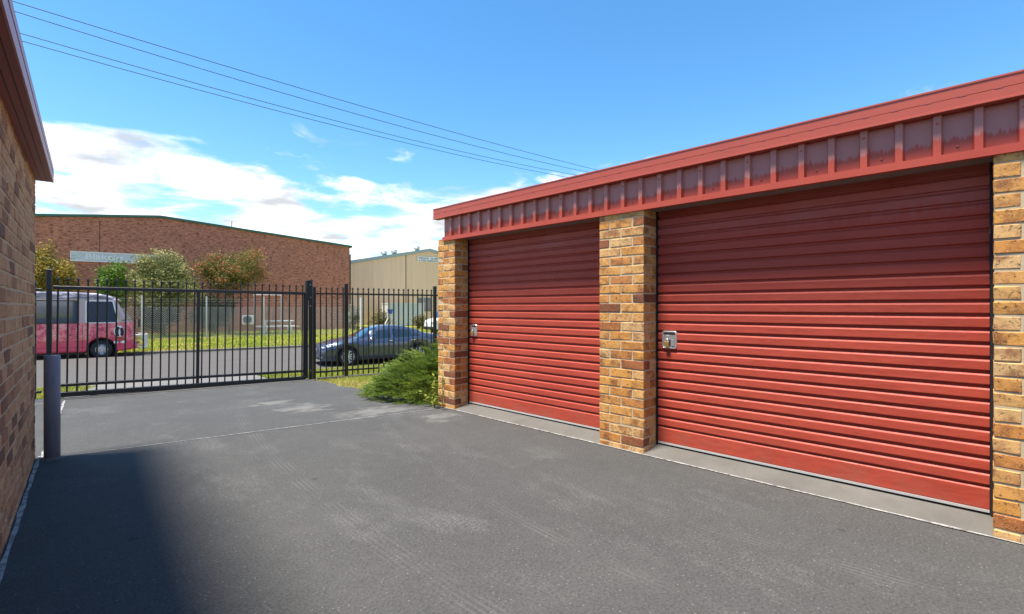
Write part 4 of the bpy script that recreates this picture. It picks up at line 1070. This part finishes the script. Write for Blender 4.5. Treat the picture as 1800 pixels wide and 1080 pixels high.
# chain link fence
CP = 38.0
cf = thing('chain_link_fence', 'galvanised chain link fence with barbed wire along the far lawn', 'fence', sw(0, CP, zg(CP)), SA)
fs0, fs1 = -22.6, 11.6; mz = 2.05
w_ = MB(); pt = .14; th = .0065
def wire2(a, b, r=th):
    a, b = Vector(a), Vector(b); d = (b-a).normalized(); e = Vector((0,1,0)); f = d.cross(e)
    v = []
    for q in (a, b): v += [q+e*r, q-e*r*.5+f*r, q-e*r*.5-f*r]
    w_.add(v, [(0,1,4,3), (1,2,5,4), (2,0,3,5)])
x = fs0 - mz
while x < fs1:
    for sg in (1, -1):
        xa, xb = (x, x+mz) if sg == 1 else (x+mz, x); za, zb = .03, mz
        # clip to the fence ends
        if xa < fs0: za = .03 + (fs0-xa)*sg if sg == 1 else za; 
        if min(xa, xb) >= fs0 and max(xa, xb) <= fs1: wire2((xa, 0 if sg == 1 else .006, .03), (xb, 0 if sg == 1 else .006, mz))
    x += pt
o = w_.build('mesh', GALV, cf, recalc=False); o['kind'] = 'stuff'
for z_ in (mz, 1.0, .05, 2.25, 2.42, 2.58):
    q = MB(); q.tube([(fs0, -.02, z_), (fs1, -.02, z_)], .008, 4); q.build('strand_wire', GALV, cf)
x = -2.25 - 3.415*6
while x < fs1+.2:
    q = MB(); q.tube([(x, .03, -.2), (x, .03, 2.78)], .045, 10); q.build('post', GALV, cf); x += 3.415
# pipe frame gateway by the fence
sq, Zq = pix_p(447, 39.2); sq2, _ = pix_p(494, 39.2); zq = zpix(518.5, Zq) - zg(39.2)
pf = thing('pipe_frame', 'pale grey pipe frame standing behind the chain link fence', 'frame', sw(sq, 39.2, zg(39.2)), SA)
for x in (0, sq2-sq):
    q = MB(); q.tube([(x, 0, -.1), (x, 0, zq-.03)], .03, 8); q.build('upright', GALV, pf)
q = MB(); q.tube([(-.06, 0, zq), (sq2-sq+.06, 0, zq)], .03, 8); q.build('crossbar', GALV, pf)
# picnic table
ta, Zt = pix_p(452, 42.5); tb_, _ = pix_p(522, 42.5)
pt_ = thing('picnic_table', 'white metal picnic table with bench seats on the far lawn', 'table', sw((ta+tb_)/2, 42.5, zg(42.5)), SA)
Lp = (tb_-ta)*.5; zt3 = zpix(560, Zt) - zg(42.5); zs3 = zpix(569, Zt) - zg(42.5)
zt3, zs3 = min(zt3, .95), min(zs3, .52)
for k_ in range(4): bar(pt_, 'table_plank', -Lp*.8, Lp*.8, -.36+k_*.185, -.36+k_*.185+.165, zt3-.05, zt3, WHITE)
for sg in (-1, 1): bar(pt_, 'bench', -Lp, Lp, *sorted((sg*.62, sg*.92)), zs3-.05, zs3, WHITE)
for xx in (-Lp*.62, Lp*.62):
    bar(pt_, 'leg', xx-.05, xx+.05, -.30, -.21, -.05, zt3-.05, WHITE); bar(pt_, 'leg', xx-.05, xx+.05, .21, .30, -.05, zt3-.05, WHITE)
    bar(pt_, 'crossbar', xx-.04, xx+.04, -.90, .90, zs3-.14, zs3-.055, WHITE)
    for sg in (-1, 1): bar(pt_, 'leg', xx-.04, xx+.04, *sorted((sg*.72, sg*.80)), -.05, zs3-.05, WHITE)
# air conditioner
aa, Za = pix_p(426.5, 45.4); ab, _ = pix_p(447, 45.4)
az1, az0 = zpix(555, Za), zpix(570.5, Za)
ac = thing('air_conditioner', 'white air conditioner unit against the brick warehouse', 'air conditioner', sw(aa, 45.5, az0), SA)
q = MB(); q.box(0, ab-aa, 0, .42, 0, az1-az0); q.build('case', WHITE, ac, bevel=.02)
q = MB(); q.lathe([(0, -.004), (.30, -.004), (.31, -.02), (.33, -.02), (.33, .01)], 24, 'y', ((ab-aa)*.42, 0, (az1-az0)*.5)); q.build('fan_grille', GREY, ac)
for xx in (.12, ab-aa-.12): bar(ac, 'bracket', xx-.03, xx+.03, .05, .5, -.06, -.002, GALV)

# ---------------------------------------------------------------- overhead wires
def wires():
    rx = Vector((cy, -sy, 0)); fz = Vector((sy, cy, 0))
    dat = [((14.7, 0), (636, 187), (1036.5, 296), 'topmost overhead power wire crossing the sky'), ((11.8, 15.9), (636, 203.5), (1028, 302), 'second overhead power wire from the top'),
           ((22, 54.8), (636, 224.5), (1001, 306), 'third overhead power wire from the top'), ((26.5, 69), (636, 232.8), (995, 311.5), 'lowest overhead power wire crossing the sky')]
    ends = []
    for n_, (A, B, C, lab) in enumerate(dat):
        off = n_*.35
        ZA, ZC = 10.0+off, 22.4+off*1.3
        P = lambda px, Z: rx*((px-900)/F*Z) + fz*Z
        a, c = P(A[0], ZA), P(C[0], ZC)
        # where column B meets the straight plan line a-c
        u = (B[0]-900)/F; f = lambda q: q.dot(rx) - u*q.dot(fz)
        tb = f(a)/(f(a)-f(c)); b = a.lerp(c, tb)
        za, zb, zc = zpix(A[1], ZA), zpix(B[1], b.dot(fz)), zpix(C[1], ZC)
        # quadratic through (0,za),(tb,zb),(1,zc)
        k2 = ((zb-za)/tb - (zc-za))/(tb-1); k1 = zc - za - k2
        pts = []
        for i in range(49):
            t = -.7 + i*2.4/48; q = a.lerp(c, t) if 0 <= t <= 1 else a + (c-a)*t; pts.append((q.x, q.y, za + k1*t + k2*t*t))
        m_ = MB(); m_.tube(pts, .0085, 5); o = m_.build('power_wire', DARK, smooth=True); tag(o, lab, 'wire', 'overhead wires')
        ends.append((a, c, za, k1, k2))
    return ends
wires()
